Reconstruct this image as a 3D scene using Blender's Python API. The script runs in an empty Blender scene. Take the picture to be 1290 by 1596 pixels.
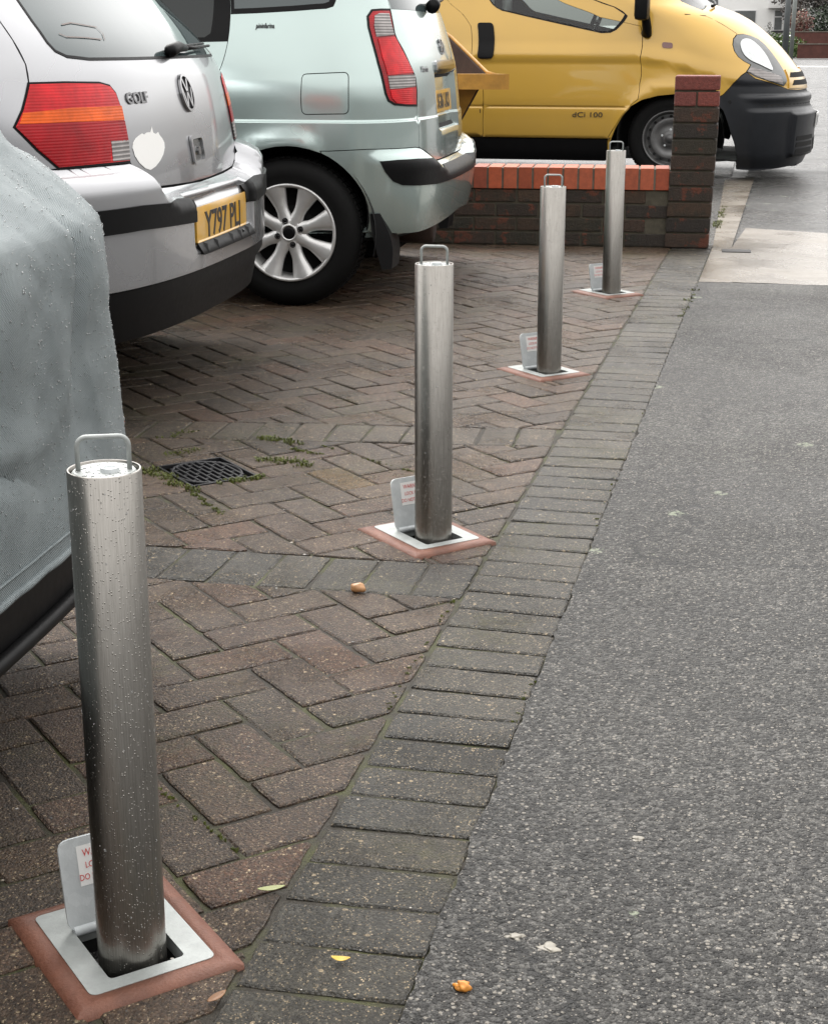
import bpy, bmesh, math, random
import numpy as np
from mathutils import Vector, Matrix, noise
from mathutils.geometry import delaunay_2d_cdt
random.seed(7); np.random.seed(7)
C = bpy.context.scene.collection
SC = bpy.context.scene

# ------------------------------------------------------------------ camera, sky, sun, exposure
FPX, CX, CY, HOR = 2450.0, 645.0, 798.0, 60.0
PITCH = math.atan((CY-HOR)/FPX); YAW = math.atan((1240-CX)/FPX*math.cos(PITCH))
CAM = np.array([0., 0., 1.])
cam_d = bpy.data.cameras.new('camera'); cam = bpy.data.objects.new('camera', cam_d); C.objects.link(cam)
cam.location = (0, 0, 1); cam.rotation_euler = (math.pi/2-PITCH, 0, YAW)
cam_d.sensor_fit = 'HORIZONTAL'; cam_d.sensor_width = 36; cam_d.lens = FPX*36/1290
cam_d.clip_start = 0.05; cam_d.clip_end = 2000
SC.camera = cam
SUN_EL, SUN_AZ = math.radians(50), math.radians(-38)
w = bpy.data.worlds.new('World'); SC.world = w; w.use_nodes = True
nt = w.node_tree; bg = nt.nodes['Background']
sky = nt.nodes.new('ShaderNodeTexSky'); sky.sky_type = 'NISHITA'; sky.sun_disc = False
sky.sun_elevation = SUN_EL; sky.sun_rotation = SUN_AZ; sky.dust_density = 4; sky.air_density = 1.0
hs = nt.nodes.new('ShaderNodeHueSaturation'); hs.inputs['Saturation'].default_value = 0.12
nt.links.new(sky.outputs[0], hs.inputs['Color'])
# overcast sky: brightest overhead; dark low band, higher behind camera, imitates unbuilt houses' skyline
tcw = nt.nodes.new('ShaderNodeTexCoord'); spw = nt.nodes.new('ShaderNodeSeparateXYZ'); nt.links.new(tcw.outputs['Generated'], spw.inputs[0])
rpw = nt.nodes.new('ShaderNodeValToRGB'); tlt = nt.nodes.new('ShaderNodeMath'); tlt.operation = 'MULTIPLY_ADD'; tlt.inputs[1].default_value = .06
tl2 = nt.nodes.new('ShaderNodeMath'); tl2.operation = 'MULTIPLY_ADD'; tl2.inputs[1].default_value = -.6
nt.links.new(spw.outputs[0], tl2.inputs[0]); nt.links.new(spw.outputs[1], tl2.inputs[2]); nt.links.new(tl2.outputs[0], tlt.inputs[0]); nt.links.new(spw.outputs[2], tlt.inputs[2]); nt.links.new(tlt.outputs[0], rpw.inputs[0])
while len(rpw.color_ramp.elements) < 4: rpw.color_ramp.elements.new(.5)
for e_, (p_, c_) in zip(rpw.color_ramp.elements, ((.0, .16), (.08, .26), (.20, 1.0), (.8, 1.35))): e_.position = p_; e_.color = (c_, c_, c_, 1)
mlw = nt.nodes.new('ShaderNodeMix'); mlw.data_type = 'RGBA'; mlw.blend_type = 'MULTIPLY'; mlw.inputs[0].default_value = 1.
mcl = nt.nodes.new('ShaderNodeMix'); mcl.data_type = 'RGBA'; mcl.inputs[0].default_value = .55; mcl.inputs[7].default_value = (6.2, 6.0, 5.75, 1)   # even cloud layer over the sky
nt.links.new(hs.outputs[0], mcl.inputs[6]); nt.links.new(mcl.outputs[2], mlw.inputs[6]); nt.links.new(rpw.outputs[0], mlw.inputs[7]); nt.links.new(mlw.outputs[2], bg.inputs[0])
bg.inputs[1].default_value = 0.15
sd = bpy.data.lights.new('sun', 'SUN'); sd.energy = 0.9; sd.angle = math.radians(40); sd.color = (1, .97, .93)
so = bpy.data.objects.new('sun', sd); C.objects.link(so)
so.rotation_euler = (math.pi/2-SUN_EL, 0, math.pi-SUN_AZ)
SC.view_settings.view_transform = 'Standard'; SC.view_settings.look = 'None'
SC.view_settings.exposure = 1.3; SC.view_settings.gamma = 1
SC.cycles.max_bounces = 8; SC.cycles.glossy_bounces = 4; SC.cycles.transmission_bounces = 6
SC.cycles.caustics_reflective = False; SC.cycles.caustics_refractive = False

_Fh = np.array([-math.sin(YAW), math.cos(YAW), 0.]); _R = np.array([math.cos(YAW), math.sin(YAW), 0.])
_F = _Fh*math.cos(PITCH)+np.array([0, 0, -math.sin(PITCH)]); _U = np.cross(_R, _F)
def ray(u, v): return _F+_R*(u-CX)/FPX-_U*(v-CY)/FPX
def at_z(u, v, z=0.): d = ray(u, v); return CAM+d*(z-CAM[2])/d[2]
def at_y(u, v, y): d = ray(u, v); return CAM+d*y/d[1]
def proj(P):
    q = P-CAM; dep = q@_F
    return np.stack([CX+FPX*(q@_R)/dep, CY-FPX*(q@_U)/dep], -1)

# ------------------------------------------------------------------ object helpers
def tag(o, label=None, cat=None, group=None, kind=None):
    if label: o['label'] = label
    if cat: o['category'] = cat
    if group: o['group'] = group
    if kind: o['kind'] = kind
    return o
def empty(name, loc=(0, 0, 0), rz=0, label=None, cat=None, group=None):
    o = bpy.data.objects.new(name, None); o.location = loc; o.rotation_euler = (0, 0, rz); C.objects.link(o)
    o.empty_display_size = .1
    return tag(o, label, cat, group)
def mesh_obj(name, verts, faces, m, parent=None, smooth=False):
    me = bpy.data.meshes.new(name); me.from_pydata([tuple(v) for v in verts], [], [tuple(f) for f in faces])
    me.update()
    if m: me.materials.append(m)
    if smooth: me.polygons.foreach_set('use_smooth', [True]*len(me.polygons))
    o = bpy.data.objects.new(name, me); C.objects.link(o)
    if parent: o.parent = parent
    return o
class MB:
    """collects shapes into one mesh"""
    def __init__(s): s.v = []; s.f = []; s.sm = []; s.col = []
    def add(s, vs, fs, sm=False, col=None):
        b = len(s.v); s.v += [tuple(map(float, p)) for p in vs]
        s.f += [tuple(i+b for i in f) for f in fs]; s.sm += [sm]*len(fs)
        s.col += [col or (0.5, 0.5, 0.5)]*len(vs)
    def box(s, c, d, rz=0, bev=0.0, col=None, M=None):
        x, y, z = d[0]/2, d[1]/2, d[2]/2
        bm = bmesh.new(); bmesh.ops.create_cube(bm, size=1)
        for v in bm.verts: v.co = Vector((v.co.x*2*x, v.co.y*2*y, v.co.z*2*z))
        if bev > 0: bmesh.ops.bevel(bm, geom=bm.edges[:], offset=bev, segments=2, affect='EDGES', profile=.6)
        T = Matrix.Translation(c) @ (M if M else Matrix.Rotation(rz, 4, 'Z'))
        bm.verts.index_update()
        s.add([T @ v.co for v in bm.verts], [[v.index for v in f.verts] for f in bm.faces], False, col); bm.free()
    def tube(s, pts, r, n=10, closed=False, cap=True, col=None):
        P = [Vector(p) for p in pts]; k = len(P); rr = r if hasattr(r, '__len__') else [r]*k
        vs = []; up = None
        for i, p in enumerate(P):
            a = P[(i-1) % k] if (i or closed) else P[0]; b = P[(i+1) % k] if (i < k-1 or closed) else P[-1]
            d = (b-a).normalized()
            if up is None:
                up = Vector((0, 0, 1)) if abs(d.z) < .9 else Vector((1, 0, 0))
            x = d.cross(up).normalized(); y = x.cross(d).normalized(); up = y
            for j in range(n):
                t = 2*math.pi*j/n; vs.append(p+(x*math.cos(t)+y*math.sin(t))*rr[i])
        fs = []
        for i in range(k if closed else k-1):
            for j in range(n):
                fs.append((i*n+j, i*n+(j+1) % n, ((i+1) % k)*n+(j+1) % n, ((i+1) % k)*n+j))
        if not closed and cap: fs += [tuple(range(n))[::-1], tuple((k-1)*n+j for j in range(n))]
        s.add(vs, fs, True, col)
    def lathe(s, prof, n=48, c=(0, 0, 0), M=None, sm=True, col=None, a0=0, a1=2*math.pi):
        vs = []; full = abs(a1-a0-2*math.pi) < 1e-6; cols = n if full else n+1
        for i in range(cols):
            t = a0+(a1-a0)*i/n
            for r, z in prof:
                p = Vector((r*math.cos(t), r*math.sin(t), z))
                if M: p = M @ p
                vs.append(p+Vector(c))
        k = len(prof); fs = []
        for i in range(n):
            a, b = i, (i+1) % cols
            for j in range(k-1): fs.append((a*k+j, b*k+j, b*k+j+1, a*k+j+1))
        s.add(vs, fs, sm, col)
    def build(s, name, m, parent=None, auto=None):
        o = mesh_obj(name, s.v, s.f, m, parent)
        o.data.polygons.foreach_set('use_smooth', s.sm)
        ca = o.data.color_attributes.new('tint', 'FLOAT_COLOR', 'POINT')
        ca.data.foreach_set('color', np.array([(*c, 1.) for c in s.col], dtype=np.float32).ravel())
        if auto:
            o.data.polygons.foreach_set('use_smooth', [True]*len(o.data.polygons))
            o.data.set_sharp_from_angle(angle=math.radians(auto))
        return o
def copy_tree(o, parent=None):
    c = o.copy(); C.objects.link(c); c.parent = parent
    for ch in list(o.children): copy_tree(ch, c)
    return c

# ------------------------------------------------------------------ materials
class NT:
    def __init__(s, name):
        s.m = bpy.data.materials.new(name); s.m.use_nodes = True; s.t = s.m.node_tree
        s.p = s.t.nodes['Principled BSDF']; s._co = None
    def n(s, typ, **kw):
        nd = s.t.nodes.new(typ)
        for k, v in kw.items():
            if k.startswith('i_'):
                key = k[2:]; key = int(key) if key.isdigit() else key.replace('_', ' ')
                s.inp(nd, key, v)
            else: setattr(nd, k, v)
        return nd
    def inp(s, nd, key, v):
        if isinstance(v, bpy.types.NodeSocket): s.t.links.new(v, nd.inputs[key])
        else: nd.inputs[key].default_value = v
    def co(s, scale=1, kind='Object'):
        tc = s.n('ShaderNodeTexCoord')
        if scale == 1: return tc.outputs[kind]
        mp = s.n('ShaderNodeMapping'); s.t.links.new(tc.outputs[kind], mp.inputs[0])
        mp.inputs['Scale'].default_value = scale if hasattr(scale, '__len__') else (scale,)*3
        return mp.outputs[0]
    def noise(s, scale, detail=4, rough=.6, vec=None, out='Fac'):
        nd = s.n('ShaderNodeTexNoise', i_Scale=scale, i_Detail=detail, i_Roughness=rough)
        s.t.links.new(vec if vec else s.co(), nd.inputs['Vector']); return nd.outputs[out]
    def vor(s, scale, feat='F1', vec=None, out='Distance', rnd=1.0):
        nd = s.n('ShaderNodeTexVoronoi', feature=feat, i_Scale=scale); nd.inputs['Randomness'].default_value = rnd
        s.t.links.new(vec if vec else s.co(), nd.inputs['Vector']); return nd.outputs[out]
    def ramp(s, fac, stops, interp='LINEAR'):
        nd = s.n('ShaderNodeValToRGB'); cr = nd.color_ramp; cr.interpolation = interp
        while len(cr.elements) < len(stops): cr.elements.new(.5)
        for e, (p, c) in zip(cr.elements, stops):
            e.position = p; e.color = (c, c, c, 1) if not hasattr(c, '__len__') else (*c, 1)
        s.t.links.new(fac, nd.inputs[0]); return nd.outputs[0]
    def mix(s, fac, a, b, mode='MIX'):
        nd = s.n('ShaderNodeMix', data_type='RGBA', blend_type=mode)
        for k, v in ((0, fac), (6, a), (7, b)):
            if isinstance(v, bpy.types.NodeSocket): s.t.links.new(v, nd.inputs[k])
            elif k == 0: nd.inputs[0].default_value = v
            else: nd.inputs[k].default_value = (*v, 1) if hasattr(v, '__len__') else (v, v, v, 1)
        return nd.outputs[2]
    def math(s, op, a, b=0., c=0.):
        nd = s.n('ShaderNodeMath', operation=op)
        for k, v in enumerate((a, b, c)):
            if isinstance(v, bpy.types.NodeSocket): s.t.links.new(v, nd.inputs[k])
            else: nd.inputs[k].default_value = v
        return nd.outputs[0]
    def bump(s, h, strength=.5, dist=.01, normal=None):
        nd = s.n('ShaderNodeBump', i_Strength=strength, i_Distance=dist); s.t.links.new(h, nd.inputs['Height'])
        if normal: s.t.links.new(normal, nd.inputs['Normal'])
        return nd.outputs[0]
    def set(s, **kw):
        names = dict(col='Base Color', rough='Roughness', metal='Metallic', spec='Specular IOR Level', norm='Normal',
                     coat='Coat Weight', coatr='Coat Roughness', trans='Transmission Weight', ior='IOR',
                     aniso='Anisotropic', anisor='Anisotropic Rotation', tan='Tangent', sheen='Sheen Weight', alpha='Alpha')
        for k, v in kw.items():
            i = s.p.inputs[names[k]]
            if isinstance(v, bpy.types.NodeSocket): s.t.links.new(v, i)
            elif hasattr(v, '__len__'): i.default_value = (*v, 1)
            else: i.default_value = v
        return s.m
def plain(name, col, rough=.5, metal=0, **kw):
    a = NT(name); return a.set(col=col, rough=rough, metal=metal, **kw)
def soft(name, col, rough=.5, metal=0, var=.15, scale=8, bump=.0, bscale=200, **kw):
    """plain material with slight mottling and grime"""
    a = NT(name); n1 = a.noise(scale, 6, .65)
    c = a.mix(a.ramp(n1, [(.3, 1-var), (.7, 1+var*.3)]), (0, 0, 0), col)
    c = a.mix(1.0, col, a.ramp(n1, [(.3, 1-var), (.7, 1.)]), 'MULTIPLY')
    r = a.math('ADD', a.math('MULTIPLY', a.noise(scale*3, 5), .2), rough-.1)
    if bump: kw['norm'] = a.bump(a.noise(bscale, 4), bump, .002)
    return a.set(col=c, rough=r, metal=metal, **kw)

def m_pavers(name, base, spread=.5):
    a = NT(name); att = a.n('ShaderNodeVertexColor', layer_name='tint').outputs[0]
    sep = a.n('ShaderNodeSeparateColor'); a.t.links.new(att, sep.inputs[0])
    col = a.mix(1.0, base, att, 'MULTIPLY')
    # wet patches / dirt
    blot = a.ramp(a.noise(2.2, 6, .7), [(.32, .62), (.68, 1.25)])
    col = a.mix(1.0, col, blot, 'MULTIPLY')
    fine = a.ramp(a.noise(150, 6, .8), [(.32, .42), (.68, 1.5)])
    col = a.mix(1.0, col, fine, 'MULTIPLY')
    # pale aggregate chips
    v = a.vor(380, 'F1'); vc = a.vor(380, 'F1', out='Color'); sc = a.n('ShaderNodeSeparateColor'); a.t.links.new(vc, sc.inputs[0])
    chip = a.math('MULTIPLY', a.math('LESS_THAN', v, a.math('MULTIPLY', sc.outputs[1], .55)), a.math('GREATER_THAN', sc.outputs[0], .66))
    big = a.vor(120, 'F1'); bc = a.vor(120, 'F1', out='Color'); s2 = a.n('ShaderNodeSeparateColor'); a.t.links.new(bc, s2.inputs[0])
    chip2 = a.math('MULTIPLY', a.math('LESS_THAN', big, a.math('MULTIPLY', s2.outputs[0], .42)), a.math('GREATER_THAN', s2.outputs[1], .86))
    col = a.mix(a.math('MULTIPLY', a.math('MAXIMUM', chip, chip2), a.ramp(a.noise(9, 5, .7), [(.38, .40), (.62, .95)])), col, (.33, .265, .175))
    pit = a.vor(260, vec=a.co((1.1, .9, 1))); pc_ = a.vor(260, out='Color', vec=a.co((1.1, .9, 1))); s3 = a.n('ShaderNodeSeparateColor'); a.t.links.new(pc_, s3.inputs[0])
    col = a.mix(1.0, col, a.ramp(s3.outputs[2], [(0, .55), (.6, 1.05), (1, 1.6)]), 'MULTIPLY')
    # moss
    ms = a.math('MULTIPLY', a.ramp(a.noise(3.2, 5, .6), [(.52, 0.), (.66, 1.)]), a.ramp(a.noise(60, 4), [(.40, 0.), (.6, .6)]))
    col = a.mix(ms, col, (.052, .050, .018))
    edge = a.ramp(a.noise(34, 6, .75), [(.36, .0), (.64, 1.)]); col = a.mix(1.0, col, a.mix(edge, (.72, .70, .68), (1.15, 1.12, 1.08)), 'MULTIPLY')
    h = a.math('ADD', a.math('ADD', a.noise(260, 5, .75), a.math('MULTIPLY', a.math('SUBTRACT', 1., pit), .7)), a.math('MULTIPLY', a.noise(60, 3), .6))
    wet = a.ramp(a.noise(3.5, 5, .6), [(.38, .13), (.64, .50)])
    r = a.math('ADD', wet, a.math('MULTIPLY', a.noise(300, 3), .16))
    return a.set(col=col, rough=r, norm=a.bump(h, .95, .004), spec=.42)
def m_asphalt(name, dark, light, agg=150, wetlo=.32, wethi=.55):
    a = NT(name)
    v = a.vor(agg, 'F1'); vc = a.vor(agg, 'F1', out='Color'); s1 = a.n('ShaderNodeSeparateColor'); a.t.links.new(vc, s1.inputs[0])
    v2 = a.vor(agg*2.3, 'F1'); vc2 = a.vor(agg*2.3, 'F1', out='Color'); s2 = a.n('ShaderNodeSeparateColor'); a.t.links.new(vc2, s2.inputs[0])
    base = a.mix(a.ramp(a.noise(1.6, 7, .65), [(.3, 0.), (.7, 1.)]), dark, light)
    base = a.mix(1.0, base, a.ramp(s1.outputs[0], [(0, .30), (.7, 1.3), (1, 2.6)]), 'MULTIPLY')
    base = a.mix(1.0, base, a.ramp(s2.outputs[0], [(0, .5), (1, 1.7)]), 'MULTIPLY')
    base = a.mix(1.0, base, a.ramp(a.noise(.9, 5, .6), [(.35, .68), (.65, 1.15)]), 'MULTIPLY')
    base = a.mix(1.0, base, a.ramp(a.noise(45, 4, .8), [(.35, .55), (.62, 1.3)]), 'MULTIPLY')
    chip = a.math('MULTIPLY', a.math('LESS_THAN', v, .40), a.math('GREATER_THAN', s1.outputs[1], .88))
    chip2 = a.math('MULTIPLY', a.math('LESS_THAN', v2, .42), a.math('GREATER_THAN', s2.outputs[1], .91))
    base = a.mix(a.math('MULTIPLY', a.math('MAXIMUM', chip, chip2), .8), base, (.24, .22, .19))
    lich = a.math('MULTIPLY', a.math('LESS_THAN', a.math('ADD', a.vor(3.7), a.math('MULTIPLY', a.noise(70, 4), .12)), .15), a.ramp(a.noise(90, 3), [(.42, 0.), (.52, 1.)]))
    base = a.mix(a.math('MULTIPLY', lich, .65), base, (.26, .29, .21))
    # cracks
    wv = a.n('ShaderNodeVectorMath', operation='MULTIPLY_ADD'); a.t.links.new(a.noise(3.0, 5, .7, out='Color'), wv.inputs[0])
    wv.inputs[1].default_value = (.35, .35, .35); a.t.links.new(a.co(), wv.inputs[2])
    cr = a.vor(.55, 'DISTANCE_TO_EDGE', vec=wv.outputs[0])
    crack = a.math('MULTIPLY', a.math('LESS_THAN', cr, .0032), a.ramp(a.noise(1.1, 2), [(.40, 0.), (.5, .9)]))
    base = a.mix(crack, base, (.012, .012, .012))
    h = a.math('SUBTRACT', a.math('ADD', a.math('MULTIPLY', a.math('SUBTRACT', 1., v), 1.), a.math('MULTIPLY', a.math('SUBTRACT', 1., v2), .5)), crack)
    h = a.math('ADD', h, a.math('MULTIPLY', s1.outputs[2], .5))
    r = a.math('ADD', a.ramp(a.noise(1.2, 6, .65), [(.35, wetlo), (.7, wethi)]), a.math('MULTIPLY', a.noise(200, 3), .12))
    return a.set(col=base, rough=r, norm=a.bump(h, 1.0, .0045), spec=.30)
def m_paint(name, col, metal=.6, rough=.34, coat=.8):
    a = NT(name)
    dirt = a.ramp(a.noise(2.5, 3, .5), [(.35, .0), (.75, .18)])
    geo = a.n('ShaderNodeTexCoord'); sp = a.n('ShaderNodeSeparateXYZ'); a.t.links.new(geo.outputs['Object'], sp.inputs[0])
    low = a.ramp(sp.outputs[2], [(.25, .35), (.6, .0)])
    c = a.mix(a.math('ADD', dirt, a.math('MULTIPLY', low, a.noise(8, 3, .5))), col, tuple(x*.55+.03 for x in col))
    dr = a.vor(520); dc = a.vor(520, out='Color'); s1 = a.n('ShaderNodeSeparateColor'); a.t.links.new(dc, s1.inputs[0])
    drop = a.math('MULTIPLY', a.ramp(dr, [(0., 1.), (.28, 0.)]), a.math('GREATER_THAN', s1.outputs[0], .8))
    fl = a.noise(1800, 1)
    nb = a.bump(fl, .05, .0004)
    return a.set(col=c, rough=a.math('ADD', a.math('MULTIPLY', dirt, .5), rough), metal=metal, coat=coat, coatr=.05, norm=nb)
M = {}
M['paver'] = m_pavers('block_paving', (.062, .044, .031))
M['paver_grey'] = m_pavers('grey_block_paving', (.044, .041, .034))
M['asphalt'] = m_asphalt('footway_asphalt', (.024, .0232, .022), (.041, .0395, .036), 160, .33, .58)
M['asphalt_far'] = m_asphalt('road_asphalt', (.028, .028, .028), (.044, .043, .042), 90, .10, .42)
a = NT('joint_sand'); c = a.mix(a.ramp(a.noise(9, 5), [(.45, 0.), (.62, 1.)]), (.020, .016, .010), (.040, .042, .010))
M['sand'] = a.set(col=a.mix(1.0, c, a.ramp(a.noise(400, 3), [(.3, .5), (.7, 1.6)]), 'MULTIPLY'), rough=.8, norm=a.bump(a.noise(300, 4), .8, .004))
a = NT('wet_concrete'); c = a.mix(a.ramp(a.noise(3, 7, .7), [(.3, 0.), (.7, 1.)]), (.115, .095, .072), (.20, .18, .155))
c = a.mix(a.ramp(a.noise(14, 5, .7), [(.5, 0.), (.8, .4)]), c, (.09, .075, .06))
M['concrete'] = a.set(col=c, rough=a.ramp(a.noise(2.4, 5), [(.35, .12), (.65, .42)]), norm=a.bump(a.noise(180, 5, .7), .35, .003))
a = NT('stainless_steel')
st = a.noise(60, 5, .6, vec=a.co((14, 14, .35)))
fine = a.noise(600, 3, .6, vec=a.co((1, 1, .06)))
grime = a.ramp(a.noise(18, 6, .7), [(.35, .0), (.8, .5)])
dr = a.vor(420, vec=a.co((1, 1, .75))); dc = a.vor(420, out='Color', vec=a.co((1, 1, .75))); s1 = a.n('ShaderNodeSeparateColor'); a.t.links.new(dc, s1.inputs[0])
drop = a.math('MULTIPLY', a.ramp(dr, [(0., 1.), (.35, 0.)]), a.math('GREATER_THAN', s1.outputs[0], .72))
M['steel'] = a.set(col=a.mix(a.ramp(st, [(.3, 0.), (.7, 1.)]), (.25, .238, .218), (.36, .343, .318)), metal=1,
    rough=a.math('ADD', a.math('MULTIPLY', fine, .10), a.math('ADD', .23, a.math('MULTIPLY', grime, .14))), norm=a.bump(drop, .5, .0015))
a = NT('galvanised_steel'); g1 = a.vor(70, out='Color'); sg = a.n('ShaderNodeSeparateColor'); a.t.links.new(g1, sg.inputs[0])
M['galv'] = a.set(col=a.mix(a.math('MULTIPLY', a.noise(25, 5), 1.), a.mix(sg.outputs[0], (.60, .63, .635), (.74, .77, .775)), (.42, .45, .46)), metal=.1, rough=a.ramp(a.noise(22, 4), [(.3, .32), (.7, .6)]), norm=a.bump(a.noise(90, 3), .25, .002))
M['galv_pale'] = soft('galvanised_frame', (.34, .36, .35), .5, .15, .3, 30, .25, 200)
M['black'] = soft('black_plastic', (.006, .006, .0065), .45, 0, .3, 20, spec=.14)
M['void'] = plain('dark_cavity', (.006, .006, .006), .9)
M['rubber'] = soft('tyre_rubber', (.006, .006, .006), .7, 0, .3, 14, .3, 300, spec=.15)
a = NT('red_mortar'); c = a.mix(a.ramp(a.noise(20, 6, .7), [(.3, 0.), (.7, 1.)]), (.11, .038, .021), (.19, .074, .043))
M['mortar_red'] = a.set(col=a.mix(a.ramp(a.noise(7, 5), [(.5, 0.), (.75, .6)]), c, (.07, .036, .024)), rough=.55, norm=a.bump(a.math('ADD', a.noise(220, 5, .7), a.math('MULTIPLY', a.noise(40, 4), .8)), .5, .004))
M['white'] = soft('white_vinyl', (.88, .88, .86), .4, 0, .04, 10)
M['red_ink'] = plain('red_print', (.6, .03, .02), .5)
M['blk_ink'] = plain('black_print', (.02, .02, .022), .4)
M['chrome'] = plain('chrome', (.36, .36, .37), .16, 1)
M['silver'] = m_paint('silver_paint', (.365, .37, .385), .72, .25)
M['mint'] = m_paint('pale_green_paint', (.42, .51, .49), .6, .20)
M['yellow'] = m_paint('yellow_paint', (.56, .335, .048), .1, .30, .8)
M['bumper_grey'] = soft('grey_bumper_plastic', (.016, .018, .022), .34, 0, .25, 9, .15, 400, spec=.35)
a = NT('tinted_glass'); M['glass'] = a.set(col=(.05, .068, .070), rough=.04, spec=.55, coat=.25, coatr=.0, norm=a.bump(a.noise(3, 3), .03, .02))
M['glass_dark'] = plain('dark_side_glass', (.008, .012, .012), .03, 0, spec=.45)
a = NT('clear_glass'); M['glass_clear'] = a.set(col=(.62, .72, .68), rough=.0, trans=1., ior=1.02, coat=.9, coatr=.0)
def lens(name, col, ribs=430., vert=False):
    a = NT(name); tc = a.n('ShaderNodeTexCoord'); sp = a.n('ShaderNodeSeparateXYZ'); a.t.links.new(tc.outputs['Object'], sp.inputs[0])
    z = sp.outputs[2]; s = a.math('SINE', a.math('MULTIPLY', z, ribs*2))
    c = a.mix(a.ramp(s, [(.0, .0), (1., 1.)]), tuple(x*(.35 if vert else .86) for x in col), col)
    n = a.ramp(a.noise(16, 3), [(.35, .75), (.65, 1.2)])
    return a.set(col=a.mix(1.0, c, n, 'MULTIPLY'), rough=.3, spec=.25, coat=.15, coatr=.03, norm=a.bump(s, .12, .002))
M['lens_red'] = lens('red_lens', (.62, .008, .014)); M['lens_darkred'] = lens('dark_red_lens', (.36, .004, .009))
M['lens_amber'] = lens('amber_lens', (.85, .12, .005)); M['lens_clear'] = lens('clear_lens', (.45, .42, .41), 300, True)
M['lens_head'] = soft('headlamp_lens', (.62, .65, .65), .08, .5, .35, 30, coat=1., coatr=.02)
M['lens_frame'] = soft('lamp_housing', (.16, .165, .165), .2, .5, .3, 12)
M['alloy'] = soft('alloy_wheel', (.68, .68, .67), .36, .5, .25, 10, coat=.3)
M['steelwheel'] = soft('steel_wheel', (.16, .16, .16), .45, .6, .4, 14)
a = NT('plate_yellow'); M['plate'] = a.set(col=a.mix(a.ramp(a.noise(12, 6, .7), [(.4, 0.), (.75, .6)]), (.66, .35, .02), (.52, .40, .22)), rough=.3, coat=.5)
M['plate_white'] = soft('white_number_plate', (.7, .7, .68), .3, 0, .2, 12)
# fabric cover
a = NT('cover_fabric'); vec = a.co((1, 1, 1))
sp = a.n('ShaderNodeSeparateXYZ'); a.t.links.new(vec, sp.inputs[0])
w1 = a.math('SINE', a.math('MULTIPLY', a.math('ADD', sp.outputs[1], sp.outputs[2]), 1500.)); w2 = a.math('SINE', a.math('MULTIPLY', a.math('SUBTRACT', sp.outputs[1], sp.outputs[2]), 1500.))
weave = a.math('MULTIPLY', a.math('ADD', w1, w2), .5)
c = a.mix(a.ramp(a.noise(7, 6, .65), [(.3, 0.), (.7, 1.)]), (.165, .196, .204), (.29, .33, .34))
c = a.mix(a.ramp(weave, [(.0, .45), (.6, 0.)]), c, (.075, .092, .097))
h = a.math('ADD', a.math('MULTIPLY', weave, .3), a.noise(9, 6, .6))
v = a.vor(300); vc = a.vor(300, out='Color'); s1 = a.n('ShaderNodeSeparateColor'); a.t.links.new(vc, s1.inputs[0])
drop = a.math('MULTIPLY', a.ramp(v, [(0., 1.), (.3, 0.)]), a.math('GREATER_THAN', s1.outputs[0], .7))
M['cover'] = a.set(col=c, rough=a.math('SUBTRACT', .55, a.math('MULTIPLY', drop, .4)), norm=a.bump(drop, .7, .002, a.bump(h, .5, .012)))
M['water'] = plain('water_drop', (.7, .72, .72), .04, 0, trans=.75, ior=1.33, coat=.6)
a = NT('old_brick'); att = a.n('ShaderNodeVertexColor', layer_name='tint').outputs[0]
c = a.mix(1.0, att, a.ramp(a.noise(45, 6, .7), [(.3, .55), (.72, 1.3)]), 'MULTIPLY')
c = a.mix(a.ramp(a.noise(16, 5, .65), [(.50, 0.), (.66, .8)]), c, (.017, .017, .010))
c = a.mix(a.ramp(a.noise(9, 5, .7), [(.555, 0.), (.60, .9)]), c, (.12, .032, .014))
M['brick'] = a.set(col=c, rough=.72, norm=a.bump(a.noise(90, 6, .8), 1., .012))
a = NT('new_brick'); att = a.n('ShaderNodeVertexColor', layer_name='tint').outputs[0]
M['brick_new'] = a.set(col=a.mix(1.0, att, a.ramp(a.noise(38, 5, .7), [(.3, .72), (.7, 1.15)]), 'MULTIPLY'), rough=.55, norm=a.bump(a.noise(140, 4), .35, .003))
M['mortar'] = soft('brick_mortar', (.085, .075, .052), .85, 0, .5, 30, .6, 200)
M['iron'] = soft('cast_iron', (.009, .009, .011), .5, .0, .3, 20, .4, 220, spec=.3)
M['rust'] = soft('rusty_steel', (.055, .030, .022), .8, 0, .6, 8, .6, 60)
M['skip_yellow'] = soft('chipped_yellow_paint', (.50, .25, .035), .5, 0, .45, 9, .4, 60)
M['wall_white'] = soft('white_render', (.92, .92, .90), .8, 0, .05, 2)
M['redwall'] = soft('far_brickwork', (.12, .045, .035), .85, 0, .4, 3)
M['galvpole'] = soft('grey_pole', (.16, .175, .18), .5, .3, .25, 2)
M['frame_white'] = plain('white_window_frame', (.75, .75, .75), .5)
M['roof'] = soft('dark_roof_tiles', (.06, .055, .06), .8, 0, .3, 1)
M['paintline'] = soft('road_marking', (.55, .55, .53), .4, 0, .35, 6)

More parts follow.
